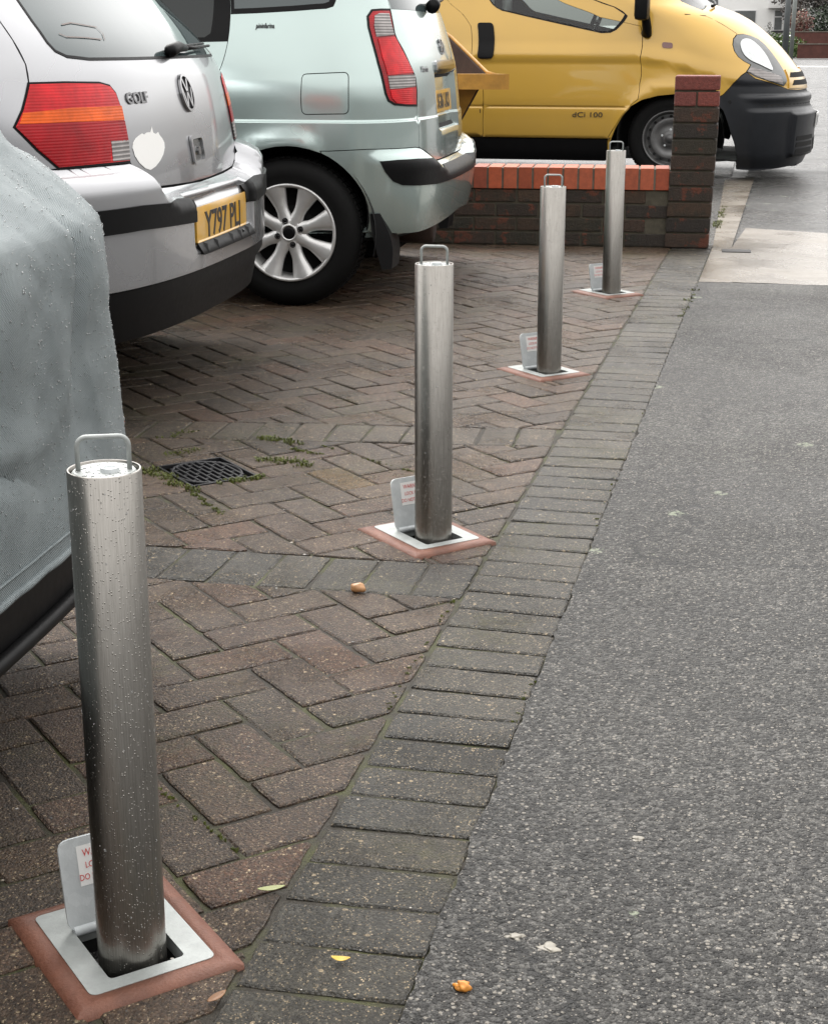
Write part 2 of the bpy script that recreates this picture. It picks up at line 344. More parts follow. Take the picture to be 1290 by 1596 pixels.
# ------------------------------------------------------------------ 2D polygon tools
def clip_half(poly, p, n):
    """keep the part where (x-p).n <= 0"""
    out = []
    for i in range(len(poly)):
        a, b = poly[i], poly[(i+1) % len(poly)]
        da = (a[0]-p[0])*n[0]+(a[1]-p[1])*n[1]; db = (b[0]-p[0])*n[0]+(b[1]-p[1])*n[1]
        if da <= 0: out.append(a)
        if (da < 0 < db) or (db < 0 < da):
            t = da/(da-db); out.append((a[0]+(b[0]-a[0])*t, a[1]+(b[1]-a[1])*t))
    return out
def area(p): return .5*sum(p[i][0]*p[(i+1) % len(p)][1]-p[(i+1) % len(p)][0]*p[i][1] for i in range(len(p)))
def edges_n(conv):  # CCW convex polygon -> (point, outward normal)
    for i in range(len(conv)):
        a, b = conv[i], conv[(i+1) % len(conv)]; d = (b[0]-a[0], b[1]-a[1]); L = math.hypot(*d)
        yield a, (d[1]/L, -d[0]/L)
def intersect(poly, conv):
    for p, n in edges_n(conv):
        poly = clip_half(poly, p, n)
        if len(poly) < 3: return []
    return poly
def subtract(poly, conv):
    res = []; rem = poly
    for p, n in edges_n(conv):
        o = clip_half(rem, p, (-n[0], -n[1]))
        if len(o) > 2 and abs(area(o)) > 1e-5: res.append(o)
        rem = clip_half(rem, p, n)
        if len(rem) < 3: break
    return res
def inset(poly, d):
    if area(poly) < 0: poly = poly[::-1]
    for p, n in list(edges_n(poly)):
        poly = clip_half(poly, (p[0]-n[0]*d, p[1]-n[1]*d), n)
        if len(poly) < 3: return []
    out = []
    for q in poly:
        if not out or math.hypot(q[0]-out[-1][0], q[1]-out[-1][1]) > 1e-4: out.append(q)
    if len(out) > 2 and math.hypot(out[0][0]-out[-1][0], out[0][1]-out[-1][1]) < 1e-4: out.pop()
    return out if len(out) > 2 else []
def pip(P, poly):
    """vectorised point in polygon"""
    x, y = P[:, 0], P[:, 1]; ins = np.zeros(len(P), bool); n = len(poly)
    for i in range(n):
        x1, y1 = poly[i]; x2, y2 = poly[(i+1) % n]
        if y1 == y2: continue
        c = ((y1 > y) != (y2 > y)) & (x < (x2-x1)*(y-y1)/(y2-y1)+x1); ins ^= c
    return ins
def offset_poly(poly, d):
    """grow (d>0) or shrink a simple polygon"""
    P = [tuple(p) for p in poly]
    if area(P) < 0: P = P[::-1]
    out = []; n = len(P)
    for i in range(n):
        a, b, c = P[i-1], P[i], P[(i+1) % n]
        d1 = Vector((b[0]-a[0], b[1]-a[1])); d2 = Vector((c[0]-b[0], c[1]-b[1]))
        if d1.length < 1e-9 or d2.length < 1e-9: continue
        n1 = Vector((d1.y, -d1.x)).normalized(); n2 = Vector((d2.y, -d2.x)).normalized()
        m = n1+n2
        if m.length < .3: m = n1
        m.normalize(); k = d/max(.5, m.dot(n1)); out.append((b[0]+m.x*k, b[1]+m.y*k))
    return out
def smooth_closed(pts, sub=6, keep=()):
    """Catmull-Rom through closed points"""
    n = len(pts); out = []
    for i in range(n):
        p0, p1, p2, p3 = [np.array(pts[(i+k) % n], float) for k in (-1, 0, 1, 2)]
        for j in range(sub):
            t = j/sub
            out.append(tuple(.5*((2*p1)+(-p0+p2)*t+(2*p0-5*p1+4*p2-p3)*t*t+(-p0+3*p1-3*p2+p3)*t**3)))
    return out
def dense(poly, step=.015):
    out = []; n = len(poly)
    for i in range(n):
        a, b = np.array(poly[i], float), np.array(poly[(i+1) % n], float); k = max(1, int(np.hypot(*(b-a))/step))
        for j in range(k): out.append(tuple(a+(b-a)*j/k))
    return out
def rounded(poly, r, seg=5):
    """round each corner of a polygon"""
    out = []; n = len(poly)
    for i in range(n):
        a, b, c = [np.array(poly[(i+k) % n], float) for k in (-1, 0, 1)]
        la, lc = np.hypot(*(a-b)), np.hypot(*(c-b)); k = min(r, la*.45, lc*.45)
        p, q = b+(a-b)/la*k, b+(c-b)/lc*k
        for j in range(seg+1):
            t = j/seg; out.append(tuple((1-t)**2*p+2*t*(1-t)*b+t*t*q))
    return out

# ------------------------------------------------------------------ ground
KL, KR = -.540, -.340          # the soldier course along the footway
XL = -6.5
SLOPE_WALL = math.tan(math.radians(5)); WY = 7.977   # garden wall face at x = -.558
def wall_y(x): return WY+(x+.558)*SLOPE_WALL
def sheet(name, poly, z, m, holes=(), kind='structure', step=None):
    pts = []; ed = []
    for pl in [poly]+list(holes):
        b = len(pts); pts += [Vector(p) for p in pl]; ed += [(b+i, b+(i+1) % len(pl)) for i in range(len(pl))]
    r = delaunay_2d_cdt(pts, ed, [], 0, 1e-6); V = r[0]; F = []
    for f in r[2]:
        c = np.array([[sum(V[i].x for i in f)/3, sum(V[i].y for i in f)/3]])
        if pip(c, poly)[0] and not any(pip(c, h)[0] for h in holes): F.append(f)
    o = mesh_obj(name, [(v.x, v.y, z) for v in V], F, m)
    for p in o.data.polygons:
        if p.normal.z < 0: p.flip()
    if kind: o['kind'] = kind
    return o
BOLL = [(-.668, 1.457), (-.668, 3.050), (-.683, 4.790), (-.668, 6.430)]
c45 = math.sqrt(.5)
def soc(b, u, v): return (b[0]+(u+v)*c45, b[1]+(-u+v)*c45)     # socket axes: u runs down-right, v up-right
SOC_OUT = [[soc(b, u, v) for u, v in ((-.145, -.098), (.088, -.098), (.088, .098), (-.145, .098))] for b in BOLL]
SOC_PIT = [[soc(b, u, v) for u, v in ((-.075, -.052), (.052, -.052), (.052, .052), (-.075, .052))] for b in BOLL]
DRAIN = [soc((-1.315, 3.450), u, v) for u, v in ((-.105, -.085), (.105, -.085), (.105, .085), (-.105, .085))]
def ccw(p): return p if area(p) > 0 else p[::-1]
SOC_OUT = [ccw(p) for p in SOC_OUT]; SOC_PIT = [ccw(p) for p in SOC_PIT]; DRAIN = ccw(DRAIN)
# far ground: road, footway, the neighbour's drive
sheet('road', [(-300, -60), (300, -60), (300, 500), (-300, 500)], -.030, M['asphalt_far'])
sheet('pavement', [(1.9, -1.5), (1.9, 6.95), (KR+.003, 6.84)]+[(KR-.002+.007*noise.noise(Vector((0, y_*9, 0)))+.005*noise.noise(Vector((3, y_*40, 0))), y_) for y_ in np.linspace(6.83, -1.49, 900)]+[(KR, -1.5)], .0013, M['asphalt'])
sheet('concrete_crossing', [(x_, 6.84+(x_-KR)*.049+.035*noise.noise(Vector((x_*3, 0, 1)))+.012*noise.noise(Vector((x_*25, 0, 2)))) for x_ in np.linspace(KR+.002, 1.9, 160)]+[ (1.9, 8.2), (-.20, 8.93), (-.245, 8.05), (KR+.002, 8.03)], .0022, M['concrete'])
sheet('driveway_edging', [(-.338, 8.05), (-.245, 8.05), (-.235, 12.3), (-.45, 12.3)], .001, M['concrete'])
sheet('drive', [(-8, 8.1), (-.34, 8.1), (-.45, 14.5), (-8, 14.5)], -.004, M['asphalt_far'])
sheet('pavement_beyond', [(-.30, 8.0), (1.9, 8.0), (2.3, 60), (-.3, 60)], -.006, M['asphalt_far'])
sheet('paving_bed', [(XL, -1.5), (KR, -1.5), (KR, 8.2), (XL, 8.0)], -.0048, M['sand'], SOC_PIT+[DRAIN])

W_ = .0945
B1 = lambda x: 2.711+(x+.55)*.035        # lower edge of the first cross course
B2 = lambda x: 3.872+(x+.62)*.139
BW = .194
def y_line(f, x0, x1): return [(x0, f(x0)), (x1, f(x1))]
bayA = ccw([(XL, -1.5), (KL, -1.5), (KL, B1(KL)), (XL, B1(XL))])
bayB = ccw([(XL, B1(XL)+BW), (KL, B1(KL)+BW), (KL, B2(KL)), (XL, B2(XL))])
bayC = ccw([(XL, B2(XL)+BW), (KL, B2(KL)+BW), (KL, wall_y(KL)+.02), (XL, wall_y(XL)+.02)])
pav = MB()
TINTS = [(1., .92, .87), (1.08, .92, .86), (.94, .92, .90), (.84, .84, .83), (1.16, .90, .80), (1.0, .95, .90), (.90, .86, .83), (.80, .80, .80), (1.08, 1.0, .90), (.98, .88, .83)]
GREY = [(1, 1, 1), (.92, .94, .96), (1.05, 1.03, .98), (.85, .87, .9), (1.1, 1.06, 1.0), (.95, .95, .92)]
def brick_block(mb, poly, tint, gap=.0032, z=None, dep=.014, ch=.0028):
    p0 = inset(poly, gap*random.uniform(.7, 1.45))
    if not p0 or abs(area(p0)) < 2e-4: return
    p1 = inset(p0, ch)
    if not p1: return
    z = random.uniform(-.0016, .0006) if z is None else z
    cx = sum(p[0] for p in p0)/len(p0); cy = sum(p[1] for p in p0)/len(p0)
    tx, ty = random.gauss(0, .008), random.gauss(0, .008)
    zz = lambda p, d: z-d+(p[0]-cx)*tx+(p[1]-cy)*ty
    if len(p1) != len(p0):
        p1 = [(cx+(x-cx)*.955, cy+(y-cy)*.955) for x, y in p0]
    q0, q1 = [], []
    for i in range(len(p0)):
        a0_, b0_, a1_, b1_ = p0[i], p0[(i+1) % len(p0)], p1[i], p1[(i+1) % len(p0)]
        L_ = math.hypot(b0_[0]-a0_[0], b0_[1]-a0_[1]); k_ = max(1, int(L_/.016))
        for j in range(k_):
            t = j/k_; e = .0020 if j == 0 else 0; jx, jy = random.gauss(0, .00065), random.gauss(0, .00065)
            u0 = (a0_[0]+(b0_[0]-a0_[0])*t, a0_[1]+(b0_[1]-a0_[1])*t); u1 = (a1_[0]+(b1_[0]-a1_[0])*t, a1_[1]+(b1_[1]-a1_[1])*t)
            e *= random.random()
            dx, dy = cx-u0[0], cy-u0[1]; dd = math.hypot(dx, dy)+1e-6; ch_ = abs(random.gauss(0, .0008))
            q0.append((u0[0]+jx+dx/dd*e, u0[1]+jy+dy/dd*e)); q1.append((u1[0]+jx+dx/dd*(e+ch_), u1[1]+jy+dy/dd*(e+ch_)))
    p0, p1 = q0, q1; n = len(p0)
    vs = [(x, y, zz((x, y), 0)) for x, y in p1]+[(x, y, zz((x, y), .0026)) for x, y in p0]+[(x, y, -dep) for x, y in p0]
    fs = [tuple(range(n))]
    for k in (0, n):
        for i in range(n): fs.append((k+i, k+n+i, k+n+(i+1) % n, k+(i+1) % n))
    k = random.uniform(.85, 1.12); mb.add(vs, fs, False, tuple(t*k for t in tint))
def lay(poly, tint, mb, holes, **kw):
    parts = [poly]
    for h in holes:
        nxt = []
        for q in parts:
            if math.hypot(q[0][0]-h[0][0], q[0][1]-h[0][1]) < .7 and len(intersect(q, h)) > 2: nxt += subtract(q, h)
            else: nxt.append(q)
        parts = nxt
    for q in parts: brick_block(mb, q, tint, **kw)
HOLES = [ccw(inset(p, .012)) for p in SOC_OUT]+[DRAIN]
org = (-.818, 2.301)
def uvw(u, v): return (org[0]+(u+v)*c45*W_, org[1]+(-u+v)*c45*W_)
for i in range(-70, 70):
    for j in range(-45, 45):
        ou, ov = -i+4*j, i
        for (a0, b0, a1, b1) in ((0, 0, 2, 1), (1, 1, 2, 3)):
            q = [uvw(ou+a, ov+b) for a, b in ((a0, b0), (a1, b0), (a1, b1), (a0, b1))]
            cx = sum(p[0] for p in q)/4; cy = sum(p[1] for p in q)/4
            if cx < XL-.2 or cx > KL+.15 or cy < -1.6 or cy > 8.4: continue
            q = ccw(q); tint = random.choice(TINTS)
            if abs(cx+1.0) < .06 and abs(cy-3.42) < .06: tint = (1.9, 1.75, 1.1)
            for bay in (bayA, bayB, bayC):
                r = intersect(q, bay)
                if len(r) > 2 and abs(area(r)) > 3e-4: lay(r, tint, pav, HOLES)
o = pav.build('brick_paving', M['paver']); tag(o, kind='structure')
pg = MB()
y = -1.5
while y < 8.0:                                    # soldier course along the edge
    s = .004*math.sin(y*3)
    lay(ccw([(KL, y+s), (KR, y-s), (KR, y+W_-s), (KL, y+W_+s)]), random.choice(GREY), pg, [])
    y += W_
BAND2 = [(.92, .98, .96), (.86, .95, .95), (1., 1.02, .95), (.84, .9, .88)]
pav2 = MB()
for f in (B1, B2):
    x = KL; d = .1 if f is B1 else .098
    while x > XL:
        lay(ccw([(x, f(x)), (x-d, f(x-d)), (x-d-(.012 if f is B2 else 0), f(x-d)+BW), (x-(.012 if f is B2 else 0), f(x)+BW)]), random.choice(GREY) if f is B1 else random.choice(BAND2), pg if f is B1 else pav2, HOLES)
        x -= d
o = pg.build('paving_edging', M['paver_grey']); tag(o, kind='structure')
o = pav2.build('paving_cross_course', M['paver']); tag(o, kind='structure')

# ------------------------------------------------------------------ bollards
def make_bollard(loc, rh, label, seed):
    rnd = random.Random(seed)
    root = empty('security_bollard', (loc[0], loc[1], 0), 0, label, 'bollard', 'stainless steel bollards in a row along the drive edge')
    R_, H = .0385, .574
    b = MB(); b.lathe([(R_-.003, -.05), (R_, -.05), (R_, H-.001), (R_-.0008, H), (R_-.0022, H), (R_-.003, H-.001), (R_-.003, H-.02)], 64)
    b.build('tube', M['steel'], root, auto=40)
    b = MB(); b.lathe([(.0, H-.0015), (.0315, H-.0015), (.0332, H-.0032), (.0332, H-.02)], 48)
    b.build('top_disc', M['galv_pale'], root, auto=40)
    h = MB(); hw = .0262; hh = .034; rr = .010; pts = [(-hw, 0, H-.004), (-hw, 0, H+hh-rr)]
    for k in range(1, 7):
        t = math.pi/2*k/6; pts.append((-hw+rr-rr*math.cos(t), 0, H+hh-rr+rr*math.sin(t)))
    for k in range(0, 7):
        t = math.pi/2*k/6; pts.append((hw-rr+rr*math.sin(t), 0, H+hh-rr+rr*math.cos(t)))
    pts.append((hw, 0, H-.004)); h.tube(pts, .0027, 10)
    o = h.build('lift_handle', M['galv_pale'], root); o.rotation_euler.z = rh
    k = MB(); k.lathe([(.0, H+.001), (.006, H+.001), (.0068, H+.003), (.0095, H+.003), (.0100, H-.002)], 24, c=(.006, -.006, 0))
    o = k.build('key_lock', M['galv'], root, auto=40); o.rotation_euler.z = rh
    # frame in socket axes (rotated -45 deg): x = u
    def loc45(p): return Vector((p[0]*c45+p[1]*c45, -p[0]*c45+p[1]*c45, p[2]))
    A = [(-.122, -.074), (.066, -.074), (.066, .074), (-.122, .074)]; I = [(-.070, -.045), (.046, -.045), (.046, .045), (-.070, .045)]
    ao = rounded(A, .010, 4); ai = rounded(I, .007, 4); n = len(ao)
    def ring(o_, i_, z0, z1, m_, name):
        f = MB(); vs = []
        for p in (o_, i_):
            for zz in (z1, z0): vs += [loc45((q[0], q[1], zz)) for q in p]
        fs = []
        for i in range(n):
            j = (i+1) % n
            fs += [(i, j, 2*n+j, 2*n+i), (i, n+i, n+j, j), (2*n+i, 2*n+j, 3*n+j, 3*n+i)]
        f.add(vs, fs); return f.build(name, m_, root, auto=35)
    ring(ao, ai, -.01, .0085, M['galv_pale'], 'socket_frame')
    S = rounded([(-.147, -.1), (.09, -.1), (.09, .1), (-.147, .1)], .004, 4); Sm = offset_poly(A, .002); Sm = rounded(Sm, .010, 4)
    f = MB(); Sx = [(p[0], p[1]) for p in S]
    m2 = [tuple(np.array(S[i])*.5+np.array(ao[i])*.5) for i in range(n)]
    rows = [[loc45((q[0]+rnd.uniform(-.0015, .0015), q[1]+rnd.uniform(-.0015, .0015), -.012)) for q in Sx],
            [loc45((q[0]*.985, q[1]*.985, .0015)) for q in Sx],
            [loc45((q[0], q[1], .0055)) for q in m2], [loc45((q[0], q[1], .0078)) for q in ao]]
    rows.append([loc45((q[0], q[1], -.012)) for q in ao])
    vs = [p for r in rows for p in r]; fs = []
    for r in range(len(rows)-1):
        for i in range(n): fs.append((r*n+i, r*n+(i+1) % n, (r+1)*n+(i+1) % n, (r+1)*n+i))
    f.add(vs, fs, True); f.build('mortar_surround', M['mortar_red'], root)
    pit = MB(); P4 = [loc45((x, y_, z)) for z in (.004, -.12) for x, y_ in ((-.0735, -.0485), (.0495, -.0485), (.0495, .0485), (-.0735, .0485))]
    pit.add(P4, [(0, 4, 5, 1), (1, 5, 6, 2), (2, 6, 7, 3), (3, 7, 4, 0), (4, 7, 6, 5)]); pit.build('socket_box', M['void'], root)
    # hinged cover, standing open behind the post
    lid = bpy.data.objects.new('hinged_cover', None)
    wd, ht, th = .102, .108, .004
    T = Matrix.Rotation(-math.pi/4, 4, 'Z') @ Matrix.Translation((-.066, 0, .010)) @ Matrix.Rotation(math.radians(-12), 4, 'Y')
    out = rounded([(-wd/2, 0), (wd/2, 0), (wd/2, ht), (-wd/2, ht)], .014, 5); out = out[:]; n2 = len(out)
    vs = [T @ Vector((-th/2, p[0], p[1])) for p in out]+[T @ Vector((th/2, p[0], p[1])) for p in out]
    fs = [tuple(range(n2))[::-1], tuple(range(n2, 2*n2))]+[(i, (i+1) % n2, n2+(i+1) % n2, n2+i) for i in range(n2)]
    f = MB(); f.add(vs, fs); f.tube([T @ Vector((0, -wd/2+.006, -.001)), T @ Vector((0, wd/2-.006, -.001))], .0065, 12)
    lo = f.build('hinged_cover', M['galv'], root, auto=35)
    st = MB(); s0, s1, t0, t1 = -.030, .030, .050, .098
    st.add([T @ Vector((th/2+.0006, a_, b_)) for a_, b_ in ((s0, t0), (s1, t0), (s1, t1), (s0, t1))], [(0, 1, 2, 3)])
    sto = st.build('warning_sticker', M['white'], lo)
    for k_, (txt, zz) in enumerate((('WARNING', .0845), ('LOCK POST', .0705), ('DO NOT FORCE', .0565))):
        tm = text_mesh(txt, .0105 if k_ else .0125, center=True)
        V = [T @ Vector((th/2+.0012, p[0]*.78, zz+p[1])) for p in tm[0]]
        mesh_obj('sticker_text', V, tm[1], M['red_ink'], sto)
    # rain drops
    d = MB(); ico_v, ico_f = ICO
    for _ in range(300):
        t = rnd.uniform(0, 2*math.pi); z = rnd.uniform(.01, H-.004) if rnd.random() < .85 else rnd.uniform(.4, H-.004); r = abs(rnd.gauss(0, .0004))+.00035
        s_ = rnd.uniform(1, 1.7)
        n_ = Vector((math.cos(t), math.sin(t), 0)); tt = Vector((-math.sin(t), math.cos(t), 0))
        d.add([n_*(R_+v.x*r*.6)+tt*v.y*r+Vector((0, 0, z+v.z*r*s_)) for v in ico_v], ico_f, True)
    for _ in range(70):
        t = rnd.uniform(0, 2*math.pi); q = .031*math.sqrt(rnd.random()); r = rnd.uniform(.0006, .0018)
        d.add([Vector((q*math.cos(t)+v.x*r, q*math.sin(t)+v.y*r, H-.0013+v.z*r*.5)) for v in ico_v], ico_f, True)
    o = d.build('water_drops', M['water'], root); o['kind'] = 'stuff'
    return root
def text_mesh(txt, size, center=False, shear=0., bold=0.):
    cu = bpy.data.curves.new('t', 'FONT'); cu.body = txt; cu.size = size; cu.shear = shear; cu.resolution_u = 3; cu.offset = bold*size
    if center: cu.align_x = 'CENTER'
    ob = bpy.data.objects.new('t', cu); C.objects.link(ob)
    dg = bpy.context.evaluated_depsgraph_get(); me = bpy.data.meshes.new_from_object(ob.evaluated_get(dg))
    V = [(v.co.x, v.co.y) for v in me.vertices]; F = [tuple(p.vertices) for p in me.polygons]
    bpy.data.objects.remove(ob); bpy.data.curves.remove(cu); bpy.data.meshes.remove(me)
    return V, F
bm = bmesh.new(); bmesh.ops.create_icosphere(bm, subdivisions=1, radius=1)
bm.verts.index_update()
ICO = ([v.co.copy() for v in bm.verts], [tuple(v.index for v in f.verts) for f in bm.faces]); bm.free()
make_bollard(BOLL[0], math.radians(22), 'nearest steel bollard in the foreground, large, beside the grey car cover', 1)
make_bollard(BOLL[1], math.radians(2), 'steel bollard right of the iron drain grate, second one from the camera', 2)
make_bollard(BOLL[2], math.radians(4), 'third steel bollard from the camera, standing before the middle of the red wall coping', 3)
make_bollard(BOLL[3], math.radians(8), 'farthest steel bollard, its top in front of the yellow van beside the brick pillar', 4)

# ------------------------------------------------------------------ garden wall and pillar
def vbrick(mb, c, d, rz, tint, bev=.004):
    k = random.uniform(.82, 1.15); mb.box(c, d, rz, bev, tuple(t*k for t in tint))
OLD = [(.036, .023, .015), (.046, .026, .016), (.026, .019, .014), (.054, .030, .016), (.036, .028, .016)]
wr = empty('brick_wall', (-.558, WY, 0), math.atan(SLOPE_WALL), 'low garden wall of dark mossy brick with a bright orange coping', 'wall')
b = MB(); cs = .0705
LW = 6.0
for r in range(4):
    x = -.006-(.11 if r % 2 else 0); n = 0
    z = .0+r*cs+cs/2
    while x > -LW:
        vbrick(b, (x-.1025, .05, z), (.205, .10, cs-.010), 0, random.choice(OLD), .005); x -= .215
b.build('brickwork', M['brick'], wr)
b = MB(); b.box((-LW/2, .107, .139), (LW, .2, .278)); b.build('mortar_core', M['mortar'], wr)
b = MB(); x = -.006
while x > -LW:
    k = random.uniform(-.0015, .0015)
    vbrick(b, (x-.0325, .1025+k, .281+.054), (.0655, .213, .106), 0, random.choice([(.36, .075, .028), (.31, .062, .024), (.39, .09, .038), (.30, .066, .032)]), .003); x -= .0752
b.build('coping', M['brick_new'], wr)
b = MB(); b.box((-LW/2, .1025, .281+.052), (LW, .205, .101)); b.build('coping_mortar', soft('pale_mortar', (.15, .13, .10), .85, 0, .5, 30, .6, 200), wr)
pr = empty('brick_pillar', (-.558, WY-.012, 0), math.radians(2), 'square brick gate pillar at the end of the wall, two new red courses on top', 'pillar')
b = MB(); cs = .0758; top = MB()
for r in range(11):
    z = r*cs+cs/2; mb = top if r > 8 else b
    tl = -.004 if r > 6 else (.004-.0022*(6-r)) ; wid = .218
    xs = .1105-.0022*max(0, 7-r)
    if r == 9: pieces = [(-.0555, .104), (.0555, .104)]
    else: pieces = [(0, .215)]
    for px_, wd in pieces:
        tint = random.choice([(.20, .045, .032), (.17, .042, .032)]) if r > 8 else random.choice(OLD)
        vbrick(mb, (xs+px_, .0515, z), (wd, .1025, cs-.009), 0, tint, .005 if r < 9 else .007)
        vbrick(mb, (xs+px_, .1635, z), (wd, .1025, cs-.009), 0, tint, .005)
b.build('brickwork', M['brick'], pr)
a = NT('red_rough_brick'); att = a.n('ShaderNodeVertexColor', layer_name='tint').outputs[0]
M['brick_red'] = a.set(col=a.mix(1.0, att, a.ramp(a.noise(60, 6, .8), [(.3, .5), (.7, 1.4)]), 'MULTIPLY'), rough=.6, norm=a.bump(a.noise(85, 6, .8), 1.0, .010))
top.build('top_courses', M['brick_red'], pr)
b = MB(); b.box((.100, .1075, .413), (.196, .195, .82)); b.build('mortar_core', M['mortar'], pr)

# ------------------------------------------------------------------ car shells
def pchip(xs, ys):
    xs = np.array(xs, float); ys = np.array(ys, float); h = np.diff(xs); d = np.diff(ys)/h; m = np.zeros(len(xs))
    for i in range(1, len(xs)-1):
        if d[i-1]*d[i] > 0: m[i] = 3*(h[i-1]+h[i])/((2*h[i]+h[i-1])/d[i-1]+(h[i]+2*h[i-1])/d[i])
    m[0] = d[0]; m[-1] = d[-1]
    def f(x):
        x = np.clip(np.asarray(x, float), xs[0], xs[-1]); i = np.clip(np.searchsorted(xs, x)-1, 0, len(h)-1)
        t = (x-xs[i])/h[i]; t2, t3 = t*t, t**3
        return (2*t3-3*t2+1)*ys[i]+(t3-2*t2+t)*h[i]*m[i]+(-2*t3+3*t2)*ys[i+1]+(t3-t2)*h[i]*m[i+1]
    return f
def sstep(x, a, b): t = np.clip((x-a)/(b-a), 0, 1); return t*t*(3-2*t)
class Shell:
    """closed car skin: plan outline by arc length s (0 = middle of the end we see, s<0 the near side), height z"""
    def __init__(s, O, yaw, W, R, F, D, n, W0, relief=None, bow=.02):
        s.O = np.array([O[0], O[1], 0.]); s.ex = np.array([math.cos(yaw), math.sin(yaw), 0.]); s.el = np.array([-math.sin(yaw), math.cos(yaw), 0.])
        s.yaw = yaw; s.W = pchip(*zip(*W)); s.R = pchip(*zip(*R)); s.F = pchip(*zip(*F)); s.D = D
        th = np.linspace(0, math.pi/2, 4001); a = np.sin(th)**(2/n); c = np.cos(th)**(2/n)
        L = np.concatenate([[0], np.cumsum(np.hypot(np.diff(a)*W0, np.diff(c)*D))])
        s.tab = (L, a, c); s.A = L[-1]; s.relief = relief; s.bow = bow
        zm = .6; s.L = float(s.R(zm)-s.F(zm)-2*D); s.S = 2*s.A+s.L
    def base(s, q, z):
        q = np.asarray(q, float); z = np.asarray(z, float)
        q = ((q+s.S) % (2*s.S))-s.S
        aq = np.abs(q); sg = np.sign(q)
        L, a, c = s.tab; R, F, W = s.R(z), s.F(z), s.W(z)
        r1 = np.minimum(aq, s.A); l = np.interp(r1, L, a); cc = np.interp(r1, L, c)
        Xr = R-s.D+s.D*cc
        k = np.clip((aq-s.A)/s.L, 0, 1); Xs = (R-s.D)+(F+s.D-(R-s.D))*k
        rf = np.clip(s.S-aq, 0, s.A); lf = np.interp(rf, L, a); cf = np.interp(rf, L, c); Xf = F+s.D-s.D*cf
        X = np.where(aq <= s.A, Xr, np.where(aq <= s.A+s.L, Xs, Xf)); l = np.where(aq <= s.A+s.L, l, lf)
        xm = (R+F)/2; l = l*W*(1-s.bow*((X-xm)/((R-F)/2))**2)*sg
        return X, l, z*np.ones_like(X)
    def loc(s, q, z):
        X, l, zz = s.base(q, z); return np.stack([X, l, zz], -1)
    def nrm(s, f, q, z, e=.002):
        du = f(np.asarray(q)+e, z)-f(np.asarray(q)-e, z); dv = f(q, np.asarray(z)+e)-f(q, np.asarray(z)-e)
        n = np.cross(du, dv); return n/np.maximum(np.linalg.norm(n, axis=-1, keepdims=True), 1e-9)
    def rel(s, q, z):
        P = s.loc(q, z)
        if s.relief is None: return P
        return P+s.nrm(s.loc, q, z, .004)*s.relief(np.asarray(q, float), np.asarray(z, float), P)[..., None]
    def pt(s, q, z, off=0.):
        P = s.rel(q, z); N = s.nrm(s.rel, q, z, .0015)
        return P+N*off, N
    def world(s, P): return s.O+P[..., 0:1]*s.ex+P[..., 1:2]*s.el+np.stack([P[..., 0]*0, P[..., 0]*0, P[..., 2]], -1)
    def prep(s, q0, q1, z0, z1, nq=260, nz=120):
        Q, Z = np.meshgrid(np.linspace(q0, q1, nq), np.linspace(z0, z1, nz)); P, N = s.pt(Q.ravel(), Z.ravel())
        Wd = s.world(P); Nw = N[:, 0:1]*s.ex+N[:, 1:2]*s.el+np.stack([N[:, 0]*0, N[:, 0]*0, N[:, 2]], -1)
        face = ((CAM-Wd)*Nw).sum(1) > 0
        s.g = (Q.ravel()[face], Z.ravel()[face], proj(Wd)[face])
    def inv(s, uv):
        """surface coordinates of points read off the photograph"""
        out = []
        for u, v in uv:
            d = (s.g[2][:, 0]-u)**2+(s.g[2][:, 1]-v)**2; k = int(np.argmin(d)); x = np.array([s.g[0][k], s.g[1][k]])
            best = x.copy(); be = 1e9
            for _ in range(12):
                f0 = proj(s.world(s.rel(x[0], x[1])[None]))[0]; e = f0-np.array([u, v])
                if np.hypot(*e) < be: be = np.hypot(*e); best = x.copy()
                if be < .05: break
                h = 1e-3; fx = (proj(s.world(s.rel(x[0]+h, x[1])[None]))[0]-f0)/h; fz = (proj(s.world(s.rel(x[0], x[1]+h)[None]))[0]-f0)/h
                J = np.stack([fx, fz], 1)
                try: st = np.linalg.solve(J, -e)
                except Exception: break
                m = np.hypot(*st)
                if m > .05: st *= .05/m
                x = x+st
            if math.hypot(best[0]-s.g[0][k], best[1]-s.g[1][k]) > .12: best = np.array([s.g[0][k], s.g[1][k]])
            out.append((float(best[0]), float(best[1])))
        return out
